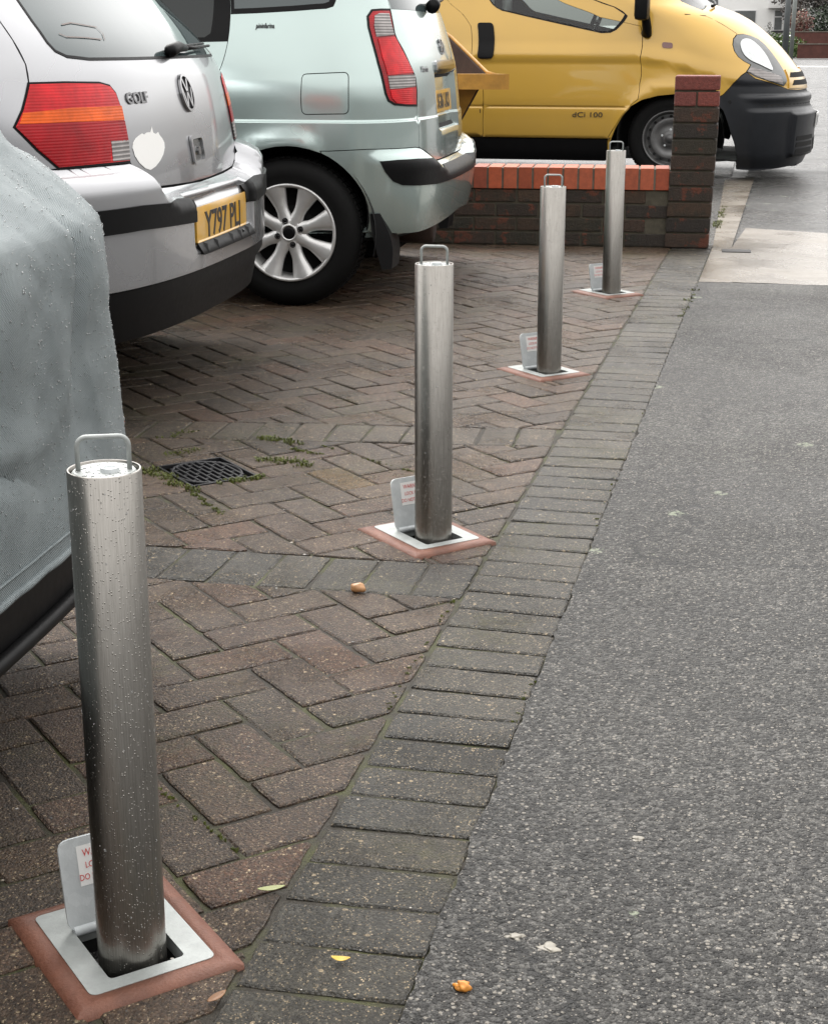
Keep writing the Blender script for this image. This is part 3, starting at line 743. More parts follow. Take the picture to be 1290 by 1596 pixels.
def panel(sh, name, outline, m, parent, holes=(), off=0., thick=.012, step=.03, gap=0., hgap=None, zlines=(), fine=None, label=None):
    """a skin patch of the shell bounded by outline (and holes), with its edge turned in"""
    hgap = gap if hgap is None else hgap
    out = dense(offset_poly(outline, -gap) if gap else outline, max(step*.6, .006)); hs_ = [dense(offset_poly(h, hgap) if hgap else h, max(step*.6, .006)) for h in holes]
    if area(out) < 0: out = out[::-1]
    pts = []; ed = []
    for pl in [out]+hs_:
        b = len(pts); pts += list(pl); ed += [(b+i, b+(i+1) % len(pl)) for i in range(len(pl))]
    nb = len(pts)
    o_ = np.array(out); x0, y0 = o_.min(0); x1, y1 = o_.max(0)
    zs = list(np.arange(y0+step*.5, y1, step)); zs = [z for z in zs if all(abs(z-q) > step*.3 for q in zlines)]+[z for z in zlines if y0 < z < y1]
    G = np.array([(x, z) for x in np.arange(x0+step*.5, x1, step) for z in zs]) if zs else np.zeros((0, 2))
    if fine:
        fx0, fx1, fz0, fz1, fs = fine
        if len(G): G = G[~((G[:, 0] > fx0) & (G[:, 0] < fx1) & (G[:, 1] > fz0) & (G[:, 1] < fz1))]
        G2 = np.array([(x, z) for x in np.arange(fx0, fx1, fs) for z in np.arange(fz0, fz1, fs)]); G = np.concatenate([G, G2]) if len(G) else G2
    if len(G):
        k = pip(G, out)
        for h in hs_: k &= ~pip(G, h)
        G = G[k]
        B = np.array(pts)
        if len(G):
            md = np.full(len(G), 9.)
            for i in range(0, len(B), 500): md = np.minimum(md, np.sqrt(((G[:, None]-B[None, i:i+500])**2).sum(2)).min(1))
            G = G[md > step*.28 if not fine else md > min(step, fine[4])*.3]
    allp = [Vector(p) for p in pts]+[Vector(p) for p in G]
    r = delaunay_2d_cdt(allp, ed, [], 0, 1e-7); V = np.array([(v.x, v.y) for v in r[0]]); T = np.array(r[2])
    cen = V[T].mean(1); k = pip(cen, out)
    for h in hs_: k &= ~pip(cen, h)
    T = T[k]
    a2 = (V[T[:, 1], 0]-V[T[:, 0], 0])*(V[T[:, 2], 1]-V[T[:, 0], 1])-(V[T[:, 2], 0]-V[T[:, 0], 0])*(V[T[:, 1], 1]-V[T[:, 0], 1])
    T[a2 < 0] = T[a2 < 0][:, ::-1]
    P, N = sh.pt(V[:, 0], V[:, 1], off)
    nv = len(V); verts = list(P); faces = [tuple(t) for t in T]; norms = list(N)
    # turned-in edge
    cnt = {}
    for t in T:
        for i in range(3):
            e = (int(t[i]), int(t[(i+1) % 3])); cnt[e] = cnt.get(e, 0)+1
    bd = [e for e in cnt if (e[1], e[0]) not in cnt]
    if thick > 0:
        for a_, b_ in bd:
            base = len(verts); d = P[b_]-P[a_]; nn = N[a_]; s_ = np.cross(d, nn); L_ = np.linalg.norm(s_)
            s_ = s_/L_ if L_ > 1e-9 else nn
            verts += [P[a_], P[b_], P[b_]-N[b_]*thick, P[a_]-N[a_]*thick]; norms += [s_]*4; faces.append((base+1, base, base+3, base+2))
    o = mesh_obj(name, verts, faces, m, parent, smooth=True)
    o.data.normals_split_custom_set_from_vertices([tuple(n) for n in norms])
    if label: o['label'] = label
    return o
def strokes(sh, name, lines, wid, m, parent, off=.002, thick=.004):
    """thin bands along open polylines given in surface coordinates"""
    v = []; f = []; ns = []
    for ln in lines:
        ln = np.array(ln, float); k = len(ln)
        for i in range(k):
            d = ln[min(i+1, k-1)]-ln[max(i-1, 0)]; d /= np.linalg.norm(d); n = np.array([-d[1], d[0]])*wid/2
            for sgn in (1, -1):
                q = ln[i]+n*sgn; P, N = sh.pt(q[0], q[1], off); v.append(P); ns.append(N)
        b = len(v)-2*k
        for i in range(k-1): f.append((b+2*i+1, b+2*i+3, b+2*i+2, b+2*i))
    return mesh_obj(name, v, f, m, parent, smooth=True)
def raised(sh, name, V2, F2, m, parent, off=.0015, h=.004):
    """flat outline mesh (text, badge) laid on the shell with real thickness"""
    V2 = np.array(V2, float); P, N = sh.pt(V2[:, 0], V2[:, 1], off); n = len(P)
    cnt = {}
    F = []
    for t in F2:
        a_ = area([tuple(V2[i]) for i in t]); t = tuple(t) if a_ > 0 else tuple(t[::-1]); F.append(t)
        for i in range(len(t)): cnt[(t[i], t[(i+1) % len(t)])] = 1
    v = list(P+N*h)+list(P); f = list(F)
    for a_, b_ in cnt:
        if (b_, a_) not in cnt: f.append((b_, a_, a_+n, b_+n))
    return mesh_obj(name, v, f, m, parent)
def on_text(sh, txt, size, q, z, m, parent, name='badge', shear=0., h=.004, sx=1., ang=0., bold=0.):
    V, F = text_mesh(txt, size, True, shear, bold); ca, sa = math.cos(ang), math.sin(ang)
    return raised(sh, name, [(q+(x*sx)*ca-y*sa, z+y*ca+(x*sx)*sa-size*.35) for x, y in V], F, m, parent, h=h)
def circ(q, z, r, n=28, ry=None): return [(q+r*math.cos(2*math.pi*i/n), z+(ry or r)*math.sin(2*math.pi*i/n)) for i in range(n)]
def mirror(p): return [(-x, y) for x, y in p][::-1]
def core(sh, z0, z1, arches, m, parent, off=-.014, step=.06):
    o = panel(sh, 'underbody', [(-sh.S+.001, z0), (sh.S-.001, z0), (sh.S-.001, z1), (-sh.S+.001, z1)], m, parent, arches, off=off, thick=0, step=step)
    mb = MB()
    for z in (z0+.02, z1-.02):
        q = np.linspace(-sh.S, sh.S, 80); P, _ = sh.pt(q, np.full(80, z), -.015)
        mb.add([tuple(p) for p in P], [tuple(range(79))])
    mb.build('floor_pan', m, parent)
    return o
def arch_q(sh, X, side=-1):  # surface coordinate s of a point X along the side
    R, F = float(sh.R(.45)), float(sh.F(.45)); k = ((R-sh.D)-X)/((R-sh.D)-(F+sh.D)); return side*(sh.A+k*sh.L)
def arch_poly(sh, X, r, zc, side=-1, zb=.0):
    q = arch_q(sh, X, side); pts = [(q+r*math.cos(t), zc+r*math.sin(t)) for t in np.linspace(0, math.pi, 25)]
    return [(q+r, zb)]+pts+[(q-r, zb)]
def make_wheel(parent, loc, R_, wdt, style, side=-1):
    """wheel with its face towards local -y (side=-1) or +y"""
    w_ = empty('wheel', loc); w_.parent = parent
    if side > 0: w_.rotation_euler.z = math.pi
    RM = Matrix.Rotation(math.pi/2, 4, 'X')      # lathe axis z -> -y
    rr = R_*.655
    t = MB(); prof = [(rr, -wdt*.3), (rr+.004, wdt*.02), (rr+.010, .002), (rr+.03, .010), (R_-.035, .008), (R_-.014, -.004), (R_-.003, -.022), (R_, -.04), (R_, -wdt+.04), (R_-.012, -wdt+.005), (rr, -wdt)]
    t.lathe(prof, 72, M=RM)
    for k in range(72):                            # tread blocks
        a_ = 2*math.pi*k/72
        for yy in (.045, .085, .125):
            if yy < wdt-.03: t.box((math.cos(a_)*(R_-.001), yy, math.sin(a_)*(R_-.001)), (.008, .03, .018), M=Matrix.Rotation(-a_, 4, 'Y'))
    t.build('tyre', M['rubber'], w_, auto=50)
    if style == 'alloy':
        r = MB(); r.lathe([(rr+.003, -.006), (rr+.002, .004), (rr-.004, .006), (rr-.010, .002), (rr-.016, -.02), (rr-.02, -.10), (rr-.03, -.13)], 72, M=RM)
        for k in range(8):
            a_ = 2*math.pi*(k+.40)/8; ca, sa = math.cos(a_), math.sin(a_); nseg = 8
            vs = []; fs = []
            for i in range(nseg+1):
                q = i/nseg; rad = .028+(rr-.008-.028)*q; hw_ = .0200+.036*abs(q-.42)**1.3*1.2+.006*q; top_ = .004-.030*(1-q)**1.5*0-.006*math.sin(q*math.pi)+(-.012*(1-q))
                for du, dz in ((-hw_, -.020), (-hw_*.92, -.005), (-hw_*.35, 0), (0, .0015), (hw_*.35, 0), (hw_*.92, -.005), (hw_, -.020)):
                    x, z = rad*ca-du*sa, rad*sa+du*ca; vs.append((x, -(top_+dz), z))
            for i in range(nseg):
                for j in range(6): fs.append((i*7+j, i*7+j+1, (i+1)*7+j+1, (i+1)*7+j))
            r.add(vs, fs, True)
        r.lathe([(.060, -.035), (.056, -.018), (.050, -.010), (.040, -.009), (.034, -.008), (.031, -.004), (.026, -.004), (.024, -.012), (0, -.012)], 40, M=RM)
        rim = r.build('rim', M['alloy'], w_)
        h = MB(); h.lathe([(.0245, -.012), (.0235, -.006), (.016, -.004), (0, -.0035)], 32, M=RM); h.build('centre_cap', M['black'], rim)
        for k in range(4):
            a_ = math.pi/2*k+.30+math.pi/4*0; h = MB(); c_ = (math.cos(a_)*.0475, .0, math.sin(a_)*.0475)
            h.lathe([(.0115, -.010), (.0115, -.006), (.0085, -.0055), (.0085, -.010), (.0065, -.006), (0, -.004)], 18, M=RM, c=c_); h.build('wheel_nut', M['black'], rim)
        d = MB(); d.lathe([(rr-.02, -.085), (0, -.085)], 40, M=RM); d.lathe([(.10, -.07), (.10, -.062), (.02, -.062)], 40, M=RM); d.build('brake_drum', M['void'], rim)
    else:
        r = MB(); r.lathe([(rr+.002, -.004), (rr, .004), (rr-.008, .004), (rr-.014, -.010), (rr-.02, -.06), (rr-.028, -.065), (rr-.05, -.045), (rr-.062, -.035), (rr-.09, -.05), (.07, -.062), (.055, -.04), (.045, -.035), (.03, -.035), (.028, -.02), (0, -.018)], 60, M=RM)
        rim = r.build('rim', M['steelwheel'], w_)
        for k in range(16):
            a_ = 2*math.pi*k/16; h = MB(); c_ = (math.cos(a_)*(rr-.042), 0, math.sin(a_)*(rr-.042)); h.lathe([(.011, -.044), (0, -.043)], 14, M=RM, c=c_); h.build('vent_hole', M['void'], rim)
        for k in range(5):
            a_ = 2*math.pi*k/5+.3; h = MB(); c_ = (math.cos(a_)*.062, 0, math.sin(a_)*.062); h.lathe([(.009, -.06), (.009, -.042), (0, -.040)], 6, M=RM, c=c_, sm=False); h.build('wheel_nut', M['galv'], rim)
    return w_
def arch_liner(parent, X, lw, r, zc, side):
    m_ = MB(); RM = Matrix.Rotation(math.pi/2, 4, 'X'); y0 = side*lw
    vs = []; fs = []; n = 28
    for i in range(n+1):
        t = math.pi*1.16*i/n-math.pi*.08; vs += [(X+r*math.cos(t), y0, zc+r*math.sin(t)), (X+r*math.cos(t), y0-side*.30, zc+r*math.sin(t))]
    for i in range(n): fs.append((2*i, 2*i+1, 2*i+3, 2*i+2))
    b = len(vs); vs.append((X, y0-side*.30, zc)); fs += [(2*i+1, b, 2*i+3) for i in range(n)]
    m_.add(vs, fs, True); m_.build('wheel_arch_liner', M['void'], parent)
def roof_cap(sh, z, m, parent, name='roof'):
    n = 120; q = np.linspace(-sh.S, sh.S, n, endpoint=False); vs = []; fs = []
    R, F = float(sh.R(z)), float(sh.F(z)); cx = (R+F)/2
    P, _ = sh.pt(q, np.full(n, z), 0.)
    K = 7
    for k in range(K):
        f = 1-(k/K)**1.0; up = .045*(1-f**2)
        for p in P: vs.append((cx+(p[0]-cx)*f, p[1]*f, z+up))
    for k in range(K-1):
        for i in range(n): j = (i+1) % n; fs.append((k*n+i, k*n+j, (k+1)*n+j, (k+1)*n+i))
    b = len(vs); vs.append((cx, 0, z+.045)); fs += [((K-1)*n+i, (K-1)*n+(i+1) % n, b) for i in range(n)]
    return mesh_obj(name, vs, fs, m, parent, smooth=True)
def side_glass(sh, car, X0, X1, X2, X3, z0, z1, m):
    """a band of side windows on both sides between X positions at the sill (X0,X1) and at the top (X2,X3)"""
    res = []
    for s_ in (-1, 1):
        p = rounded([(arch_q(sh, X0, s_), z0), (arch_q(sh, X1, s_), z0), (arch_q(sh, X3, s_), z1), (arch_q(sh, X2, s_), z1)], .05, 4)
        if area(p) < 0: p = p[::-1]
        res.append(p)
    return res
def plate_on(sh, name, txt, q0, q1, z0, z1, m, parent, off=.004, sx=1., flip=False):
    o = panel(sh, name, rounded([(q0, z0), (q1, z0), (q1, z1), (q0, z1)], .008, 3), m, parent, off=off, thick=.008, step=.03)
    h = z1-z0; on_text(sh, txt, h*.98, (q0+q1)/2, (z0+z1)/2, M['blk_ink'], o, 'plate_lettering', h=off+.0012-.0015, sx=sx, bold=.015)
    return o

# ---- silver hatchback
def seam_fn(pts):
    p = sorted((abs(a_), b_) for a_, b_ in pts); xs = [a_ for a_, _ in p]; ys = [b_ for _, b_ in p]
    g = np.linspace(0, 2.2, 500); v = np.interp(g, xs, ys); k = np.exp(-np.linspace(-2, 2, 9)**2); v = np.convolve(np.pad(v, 4, 'edge'), k/k.sum(), 'valid')
    return lambda aq: np.interp(aq, g, v)
def bulge(zs, z, wd):
    t = np.clip((zs-z)/wd, 0, 1); return t*(2-t)
g_on = False
def g_rel(q, z, P):
    aq = np.abs(q)
    if not g_on: return aq*0.
    amp = .080-.052*sstep(aq, .70, 1.2)
    d = amp*bulge(g_seam(aq)-.004, z, .060)
    d -= .016*(1-sstep(z, .34, .36))
    rec = (1-sstep(aq, .275, .30))*sstep(z, .440, .455)*(1-sstep(z, .570, .59)); d -= .022*rec
    return d
G = Shell((-1.557, 4.384), math.radians(3),
    W=[(.2, .78), (.3, .81), (.45, .83), (.6, .835), (.75, .84), (.9, .828), (1.0, .80), (1.15, .745), (1.3, .66), (1.38, .55)],
    R=[(.2, -.13), (.28, -.11), (.4, -.095), (.6, -.095), (.75, -.112), (.9, -.145), (.96, -.175), (1.1, -.30), (1.25, -.46), (1.38, -.66)],
    F=[(.2, -3.75), (.5, -3.85), (.75, -3.70), (.88, -3.1), (.95, -2.75), (1.3, -2.1), (1.38, -1.9)], D=.34, n=2.75, W0=.84, relief=g_rel)
G.prep(-1.7, 1.3, .21, 1.3)
golf = empty('hatchback_car', G.O, G.yaw, 'silver hatchback parked rear-end out with a white blob sticker on its tailgate', 'car')
gi = G.inv
g_pts = gi([(300, 284), (270, 289), (238, 292.5), (224, 284.5), (212, 271), (203, 253), (150, 258), (91, 262.5)])
g_pts[0] = (0, g_pts[0][1]); g_seam = seam_fn(g_pts)
tg_h = gi([(300, 283.5), (262, 289), (238, 291.5), (225, 284), (212, 269), (202, 251), (196, 215), (191, 186), (185, 160), (179, 144), (168, 132), (154, 129), (100, 129), (45, 130), (40, 100), (20, 62), (0, 33)])
tg_h = [(0, tg_h[0][1])]+[p for p in tg_h if p[0] < -.02]
qz = tg_h[-1]
tg_h += [(qz[0]+.02, 1.15), (qz[0]+.06, 1.30), (-.45, 1.365), (0, 1.37)]
tailgate = tg_h+[(-x, z) for x, z in tg_h[::-1][1:-1]]
wn_h = gi([(205, 93), (140, 94), (105, 90), (86, 81), (72, 66), (48, 32), (26, 0)])
wn_h = [(0, wn_h[0][1])]+wn_h+[(wn_h[-1][0]+.03, 1.18), (-.50, 1.27), (-.4, 1.29), (0, 1.30)]
window = wn_h+[(-x, z) for x, z in wn_h[::-1][1:-1]]
lt = gi([(45, 130.5), (100, 129), (154, 129.5), (170, 134), (179, 145), (186, 165), (191, 186), (197, 220), (201, 251), (150, 256), (91, 261.5), (60, 235), (23, 198), (35, 172)])
bt_h = [(a_, b_-.0015) for a_, b_ in g_pts[1:]]
zc = bt_h[0][1]-.004
g_on = True; G.prep(-1.7, 1.3, .21, 1.3)
bl_h = gi([(281, 433), (225, 447), (164, 459.5)])
bump_h = [(0, tg_h[0][1]-.004)]+bt_h+[(-1.05, .70), (arch_q(G, -.43), .70), (arch_q(G, -.46), .36), (-1.0, .36)]
lower = [(0, float(np.mean([p[1] for p in bl_h])))]
zl = lower[0][1]
bumper = [(0, tg_h[0][1]-.003)]+bt_h+[(-1.05, bt_h[-1][1]), (arch_q(G, -.44), bt_h[-1][1]), (arch_q(G, -.47), zl), (0, zl)]
bumper = bumper+[(-x, z) for x, z in bumper[::-1][1:-1]]
g_on = False
valance = [(-1.10, zl), (-1.0, .262), (-.5, .258), (.5, .258), (1.0, .262), (1.10, zl)]
AR = .325
gar = [arch_poly(G, -.72, AR, .285, s_) for s_ in (-1, 1)]+[arch_poly(G, -3.08, AR, .285, s_) for s_ in (-1, 1)]
core(G, .255, 1.38, gar, M['void'], golf)
sg = side_glass(G, golf, -.62, -2.55, -.95, -2.05, .93, 1.27, None)
whole = [(-G.S+.002, .28), (G.S-.002, .28), (G.S-.002, 1.38), (-G.S+.002, 1.38)]
fw = [(-G.S+.01, .95), (-G.S+.55, .95), (-G.S+.50, 1.30), (-G.S+.01, 1.32)]
panel(G, 'body', whole, M['silver'], golf, gar+[tailgate, lt, mirror(lt), bumper, valance]+sg, step=.05, hgap=.0018)
tgp = panel(G, 'tailgate', tailgate, M['silver'], golf, [window], step=.03, gap=.0018, hgap=.0, zlines=())
panel(G, 'rear_window', window, M['glass'], tgp, off=-.001, step=.03)
wo = offset_poly(dense(window, .03), -.012)
panel(G, 'window_seal', window, M['black'], tgp, [offset_poly(window, -.007)], off=.0015, thick=.004, step=.03)
g_on = True
panel(G, 'bumper', bumper, M['silver'], golf, step=.018, gap=.0018, thick=.05)
panel(G, 'valance', valance, M['black'], golf, off=-.006, step=.03, gap=.0015)
g_on = False
for s_, p in zip((-1, 1), sg):
    panel(G, 'side_window', p, M['glass'], golf, off=-.002, step=.05)
def golf_strip(pts, side):
    panel(G, 'bumper_strip', pts if side < 0 else mirror(pts), M['black'], golf, off=.009, thick=.010, step=.02)
g_on = True; G.prep(-1.7, 1.3, .21, 1.3)
sp_ = gi([(156, 368), (220, 358), (290, 348), (298, 344), (302, 333), (302, 322), (297, 312), (290, 310.5), (220, 319.5), (149, 329)])
sp_ = sp_+[(-1.05, sp_[-1][1]), (arch_q(G, -.47), sp_[-1][1]), (arch_q(G, -.47), sp_[0][1]), (-1.05, sp_[0][1])]
golf_strip(sp_, -1); golf_strip(sp_, 1)
g_on = False; G.prep(-1.7, 1.3, .21, 1.3)
def tail_light(outline, side):
    o2 = outline if side < 0 else mirror(outline)
    L_ = panel(G, 'tail_light', o2, M['lens_red'], golf, off=.004, thick=.012, step=.015, gap=.0015)
    seal = panel(G, 'light_seal', offset_poly(o2, .004), M['black'], L_, [offset_poly(o2, -.003)], off=.002, thick=.006, step=.03)
    for nm, mt, px_ in (('amber_lens', 'lens_amber', [(35, 176), (110, 168), (187, 165), (191.5, 187), (110, 190), (30, 193)]),
                        ('brake_lens', 'lens_darkred', [(30, 194), (110, 191), (192, 188), (198, 220), (170, 220), (170, 251), (91, 259), (60, 233), (24, 198)]),
                        ('reversing_lens', 'lens_clear', [(171, 219.5), (198, 218), (200.5, 249), (174, 251)])):
        pp = gi(px_); pp = pp if side < 0 else mirror(pp)
        panel(G, nm, pp, M[mt], L_, off=.0055, thick=.003, step=.015)
tail_light(lt, -1); tail_light(lt, 1)
# number plate, badges, lock, sticker, wiper
g_on = True; G.prep(-1.7, 1.3, .21, 1.3)
pc = gi([(312, 319), (374, 302), (388, 352), (316, 377)])
pz0, pz1 = (pc[2][1]+pc[3][1])/2, (pc[0][1]+pc[1][1])/2
hp = min(.052, (pz1-pz0)/2); pm = (pz0+pz1)/2
npl = plate_on(G, 'number_plate', 'Y797 PLJ', -.25, .25, pm-hp, pm+hp, M['plate'], golf, off=.008, sx=.98)
panel(G, 'plate_trim', [(-.265, pm-hp-.022), (.265, pm-hp-.022), (.265, pm-hp-.002), (-.265, pm-hp-.002)], M['black'], npl, off=.012, thick=.016, step=.03)
g_on = False; G.prep(-1.7, 1.3, .21, 1.3)
gb = gi([(212, 152)])[0]; on_text(G, 'GOLF', .040, gb[0]+.004, gb[1], plain('dull_chrome', (.16, .16, .165), .22, 1), tgp, 'badge', h=.0025, sx=1.3, bold=.02)
em = gi([(300, 143.5)])[0]; ez = em[1]; er = .052
emb = empty('emblem'); bpy.data.objects.remove(emb)
ring_o, ring_i = circ(0, ez, er, 40), circ(0, ez, er*.86, 40)
V = ring_o+ring_i; F = [(i, (i+1) % 40, 40+(i+1) % 40, 40+i) for i in range(40)]
eb = raised(G, 'emblem', V, F, M['chrome'], tgp, h=.007)
def bar(x0, y0, x1, y1, w_): 
    d = np.array([x1-x0, y1-y0]); d /= np.linalg.norm(d); n = np.array([-d[1], d[0]])*w_/2
    return [(x0+n[0], ez+y0+n[1]), (x0-n[0], ez+y0-n[1]), (x1-n[0], ez+y1-n[1]), (x1+n[0], ez+y1+n[1])]
k = er*.9; Vv = []; Fv = []
for (x0, y0, x1, y1) in ((-.42, .80, -.06, .10), (.42, .80, .06, .10), (-.86, .30, -.42, -.78), (-.42, -.78, -.02, .02), (.86, .30, .42, -.78), (.42, -.78, .02, .02)):
    Vv += bar(x0*k, y0*k, x1*k, y1*k, .0085); Fv.append(tuple(range(len(Vv)-4, len(Vv))))
raised(G, 'emblem_letters', Vv, Fv, M['chrome'], eb, h=.006)
panel(G, 'emblem_back', circ(0, ez, er*.87, 30), M['blk_ink'], eb, off=.002, thick=.002, step=.02)
lk = gi([(298, 216.5), (323, 214), (325, 245), (301, 249)]); lz = (lk[0][1]+lk[2][1])/2
lqo = rounded([(-.058, lz-.040), (.058, lz-.040), (.058, lz+.040), (-.058, lz+.040)], .014, 5)
lqi = rounded([(-.045, lz-.030), (.045, lz-.030), (.045, lz+.030), (-.045, lz+.030)], .012, 5)
lo_ = raised(G, 'tailgate_lock', lqo+lqi, [(i, (i+1) % 24, 24+(i+1) % 24, 24+i) for i in range(24)], M['silver'], tgp, h=.006)
panel(G, 'lock_recess', lqi, M['lens_frame'], lo_, off=.001, thick=.002, step=.03)
raised(G, 'keyhole', circ(.004, lz-.004, .012, 20), [tuple(range(20))], M['chrome'], lo_, h=.006)
stp = gi([(206, 230), (207, 222), (211, 215), (217, 210), (221, 207.5), (224, 209.5), (228, 206), (234, 205.5), (236, 197), (238, 206), (242, 208.5), (246, 205.5), (248, 210), (252, 215), (255.5, 222), (256, 230), (254, 240), (249, 250), (242, 259), (234, 264.5), (226, 262), (217, 254), (210, 243)])
panel(G, 'sticker', stp, M['white'], tgp, off=.0015, thick=.0012, step=.02)
# wiper
wp = [gi([(u, v)])[0] for u, v in ((258, 84), (270, 78), (282, 80), (296, 79), (318, 76))]
Pw = [G.pt(a_[0], a_[1], .018)[0] for a_ in wp]
mb = MB(); mb.tube([Vector(Pw[0])+Vector((0, -.01, -.006)), Vector(Pw[0]), Vector(Pw[1]), Vector(Pw[2])], [.014, .019, .016, .009], 12)
wv_ = mb.build('rear_wiper', M['black'], tgp)
mb = MB(); mb.tube([Vector(Pw[2]), Vector(Pw[3]), Vector(Pw[4])], [.007, .005, .004], 8); mb.tube([Vector(G.pt(a_[0], a_[1]+.012, .008)[0]) for a_ in wp[1:]], .0035, 8)
mb.build('wiper_arm', M['black'], wv_)
roof_cap(G, 1.38, M['silver'], golf)
# remains of a sticker on the glass
rs = gi([(96, 38), (110, 35), (128, 38), (150, 42), (160, 52), (163, 62)]); rs2 = gi([(92, 52), (104, 57), (130, 58), (158, 61)])
strokes(G, 'sticker_residue', [rs, rs2], .003, plain('residue', (.16, .13, .12), .6), tgp, off=.001)
for X_, s_ in ((-.72, -1), (-.72, 1), (-3.08, -1), (-3.08, 1)):
    make_wheel(golf, (X_, s_*.80, .285), .285, .18, 'steel', s_); arch_liner(golf, X_, .81, AR+.012, .285, s_)

# ---- pale green people carrier
HX, HZ, MR = .0, .283, .283
m_on = False
def m_rel(q, z, P):
    aq = np.abs(q); d = aq*0.
    if m_on:
        amp = .064-.052*sstep(aq, .60, 1.15); back = sstep(P[..., 0], .28, .42)
        d = amp*bulge(m_seam(aq)-.004, z, .055)*back
    d += .011*(1-sstep(z, .697, .704))*(.35+.65*sstep(aq, .3, .7))
    for X_ in (0., -2.35):
        r = np.hypot(P[..., 0]-X_, P[..., 2]-HZ); d += .016*np.exp(-((r-.335)/.05)**2)*(P[..., 2] > .1)*sstep(aq, 1.0, 1.1)
    rec = (1-sstep(aq, .235, .255))*sstep(z, .640, .655)*(1-sstep(z, .865, .88)); d -= .030*rec
    return d
H = Shell((-1.897, 6.642), math.radians(3),
    W=[(.18, .76), (.3, .795), (.45, .805), (.6, .812), (.76, .812), (.82, .808), (.88, .796), (1.0, .768), (1.1, .742), (1.3, .70), (1.45, .62), (1.50, .5)],
    R=[(.18, .42), (.26, .455), (.34, .48), (.45, .497), (.6, .503), (.7, .498), (.8, .490), (.90, .478), (.96, .463), (1.1, .418), (1.3, .33), (1.5, .20)],
    F=[(.18, -3.0), (.5, -3.1), (.75, -2.95), (.9, -2.45), (1.0, -2.2), (1.4, -1.6), (1.5, -1.4)], D=.30, n=2.9, W0=.81, relief=m_rel, bow=.03)
H.prep(-2.6, 1.3, .19, 1.4, 340, 150)
mx = empty('estate_car', H.O, H.yaw, 'pale green people carrier with alloy wheel showing, parked between silver hatchback and garden wall', 'car')
hi = H.inv
har = [arch_poly(H, X_, .328, HZ, s_) for X_ in (0., -2.35) for s_ in (-1, 1)]
core(H, .25, 1.5, har, M['void'], mx)
hl = smooth_closed([(607, 14.5), (592, 14.5), (579, 15.5), (572.5, 25), (574, 42), (580, 64), (589, 98), (597, 128), (600.5, 145), (605, 156.5), (615, 162.5), (632, 164)], 1)
hlt = hi(hl+[(648.5, 164.3), (648.5, 140), (646.3, 121), (637, 99), (626.7, 77), (618, 62), (614, 52), (610, 30)])
tgm = hi([(607.5, 12), (610, 30), (614, 52), (618, 62), (626.7, 77), (637, 99), (646.3, 121), (649, 140), (649.5, 164.3), (651, 186), (652.5, 229), (664, 236), (679, 249)])
tgm = [p for p in tgm]; zb_ = tgm[-1][1]
tgm_h = [(0, 1.485), (-.42, 1.47), (tgm[0][0]+.05, 1.35)]+tgm+[(0, zb_)]
tgate = tgm_h+[(-x, z) for x, z in tgm_h[::-1][1:-1]]
bm_ = hi([(512, 234.5), (574, 231.5), (647, 228.5), (655, 230), (664, 236.5), (679, 249.5)])
m_seam = seam_fn(bm_+[(0, bm_[-1][1])])
bm_ = [(a_, b_-.0015) for a_, b_ in bm_]
bb_ = hi([(567, 316), (577, 334), (588, 343), (602, 357), (616, 359.5)])
qa = arch_q(H, 0)
arc = [(qa+(.3285)*math.cos(t), HZ+.3285*math.sin(t)) for t in np.linspace(math.radians(78), math.radians(2), 14)]
arc = [p for p in arc if p[1] < bm_[0][1]-.006]
bmp = [(0, zb_-.003)]+bm_[::-1]+[(arc[0][0]-.006, bm_[0][1])]+arc+[(arc[-1][0]+.02, .29), (-1.05, .285), (-.6, .30), (0, .325)]
bmp = bmp+[(-x, z) for x, z in bmp[::-1][1:-1]]
wq = hi([(360, 21), (400, 19.5), (460, 16), (508, 12.5), (519, 9), (523, 0)])
qwin = wq+[(wq[-1][0]-.01, 1.20), (wq[-1][0]-.06, 1.33), (wq[0][0]+.02, 1.36), (wq[0][0]+.004, 1.2)]
dwin_r = hi([(358, 64)])[0]
dw0 = wq[0][0]
rdoor = [(dw0-.004, 1.37), (dw0-.004, .72), (dw0-.0045, .62), (dw0-.10, .50), (dw0-.16, .30), (dw0-.95, .27), (dw0-.95, 1.37)]
hole_door = rdoor
side2 = [mirror(x) for x in (qwin, rdoor)]
wholeH = [(-H.S+.002, .27), (H.S-.002, .27), (H.S-.002, 1.5), (-H.S+.002, 1.5)]
fl = rounded(hi([(470.5, 115), (543, 112), (543, 177), (470.5, 178)]), .02, 5)
fs_ = side_glass(H, mx, -1.75, -2.1, -1.72, -1.75, 1.0, 1.30, None)
panel(H, 'body', wholeH, M['mint'], mx, har+[tgate, hlt, mirror(hlt), bmp, fl, qwin, rdoor]+side2, step=.03, hgap=.0016, zlines=(.690, .695, .699, .703, .709))
tgo = [(-.56, 1.03), (-.60, 1.2), (-.52, 1.36), (.52, 1.36), (.60, 1.2), (.56, 1.03)]
wz = hi([(640, 15)])[0]
tgw = hi([(607.5, 13), (640, 15), (672, 19)])
zw = tgw[1][1]
mwin = [(tgw[0][0]+.01, tgw[0][1]), (tgw[1][0], tgw[1][1]), (tgw[2][0], tgw[2][1]), (0, tgw[2][1]-.002)]
mwin = mwin+[(-x, z) for x, z in mwin[::-1][1:]]+[(.60, 1.36), (.4, 1.43), (-.4, 1.43), (-.60, 1.36)]
tm_ = panel(H, 'tailgate', tgate, M['mint'], mx, [mwin], step=.03, gap=.0016, zlines=(.64, .648, .655, .690, .696, .702, .709, .865, .872, .88))
panel(H, 'rear_window', mwin, M['glass'], tm_, off=-.001, step=.04)
m_on = True
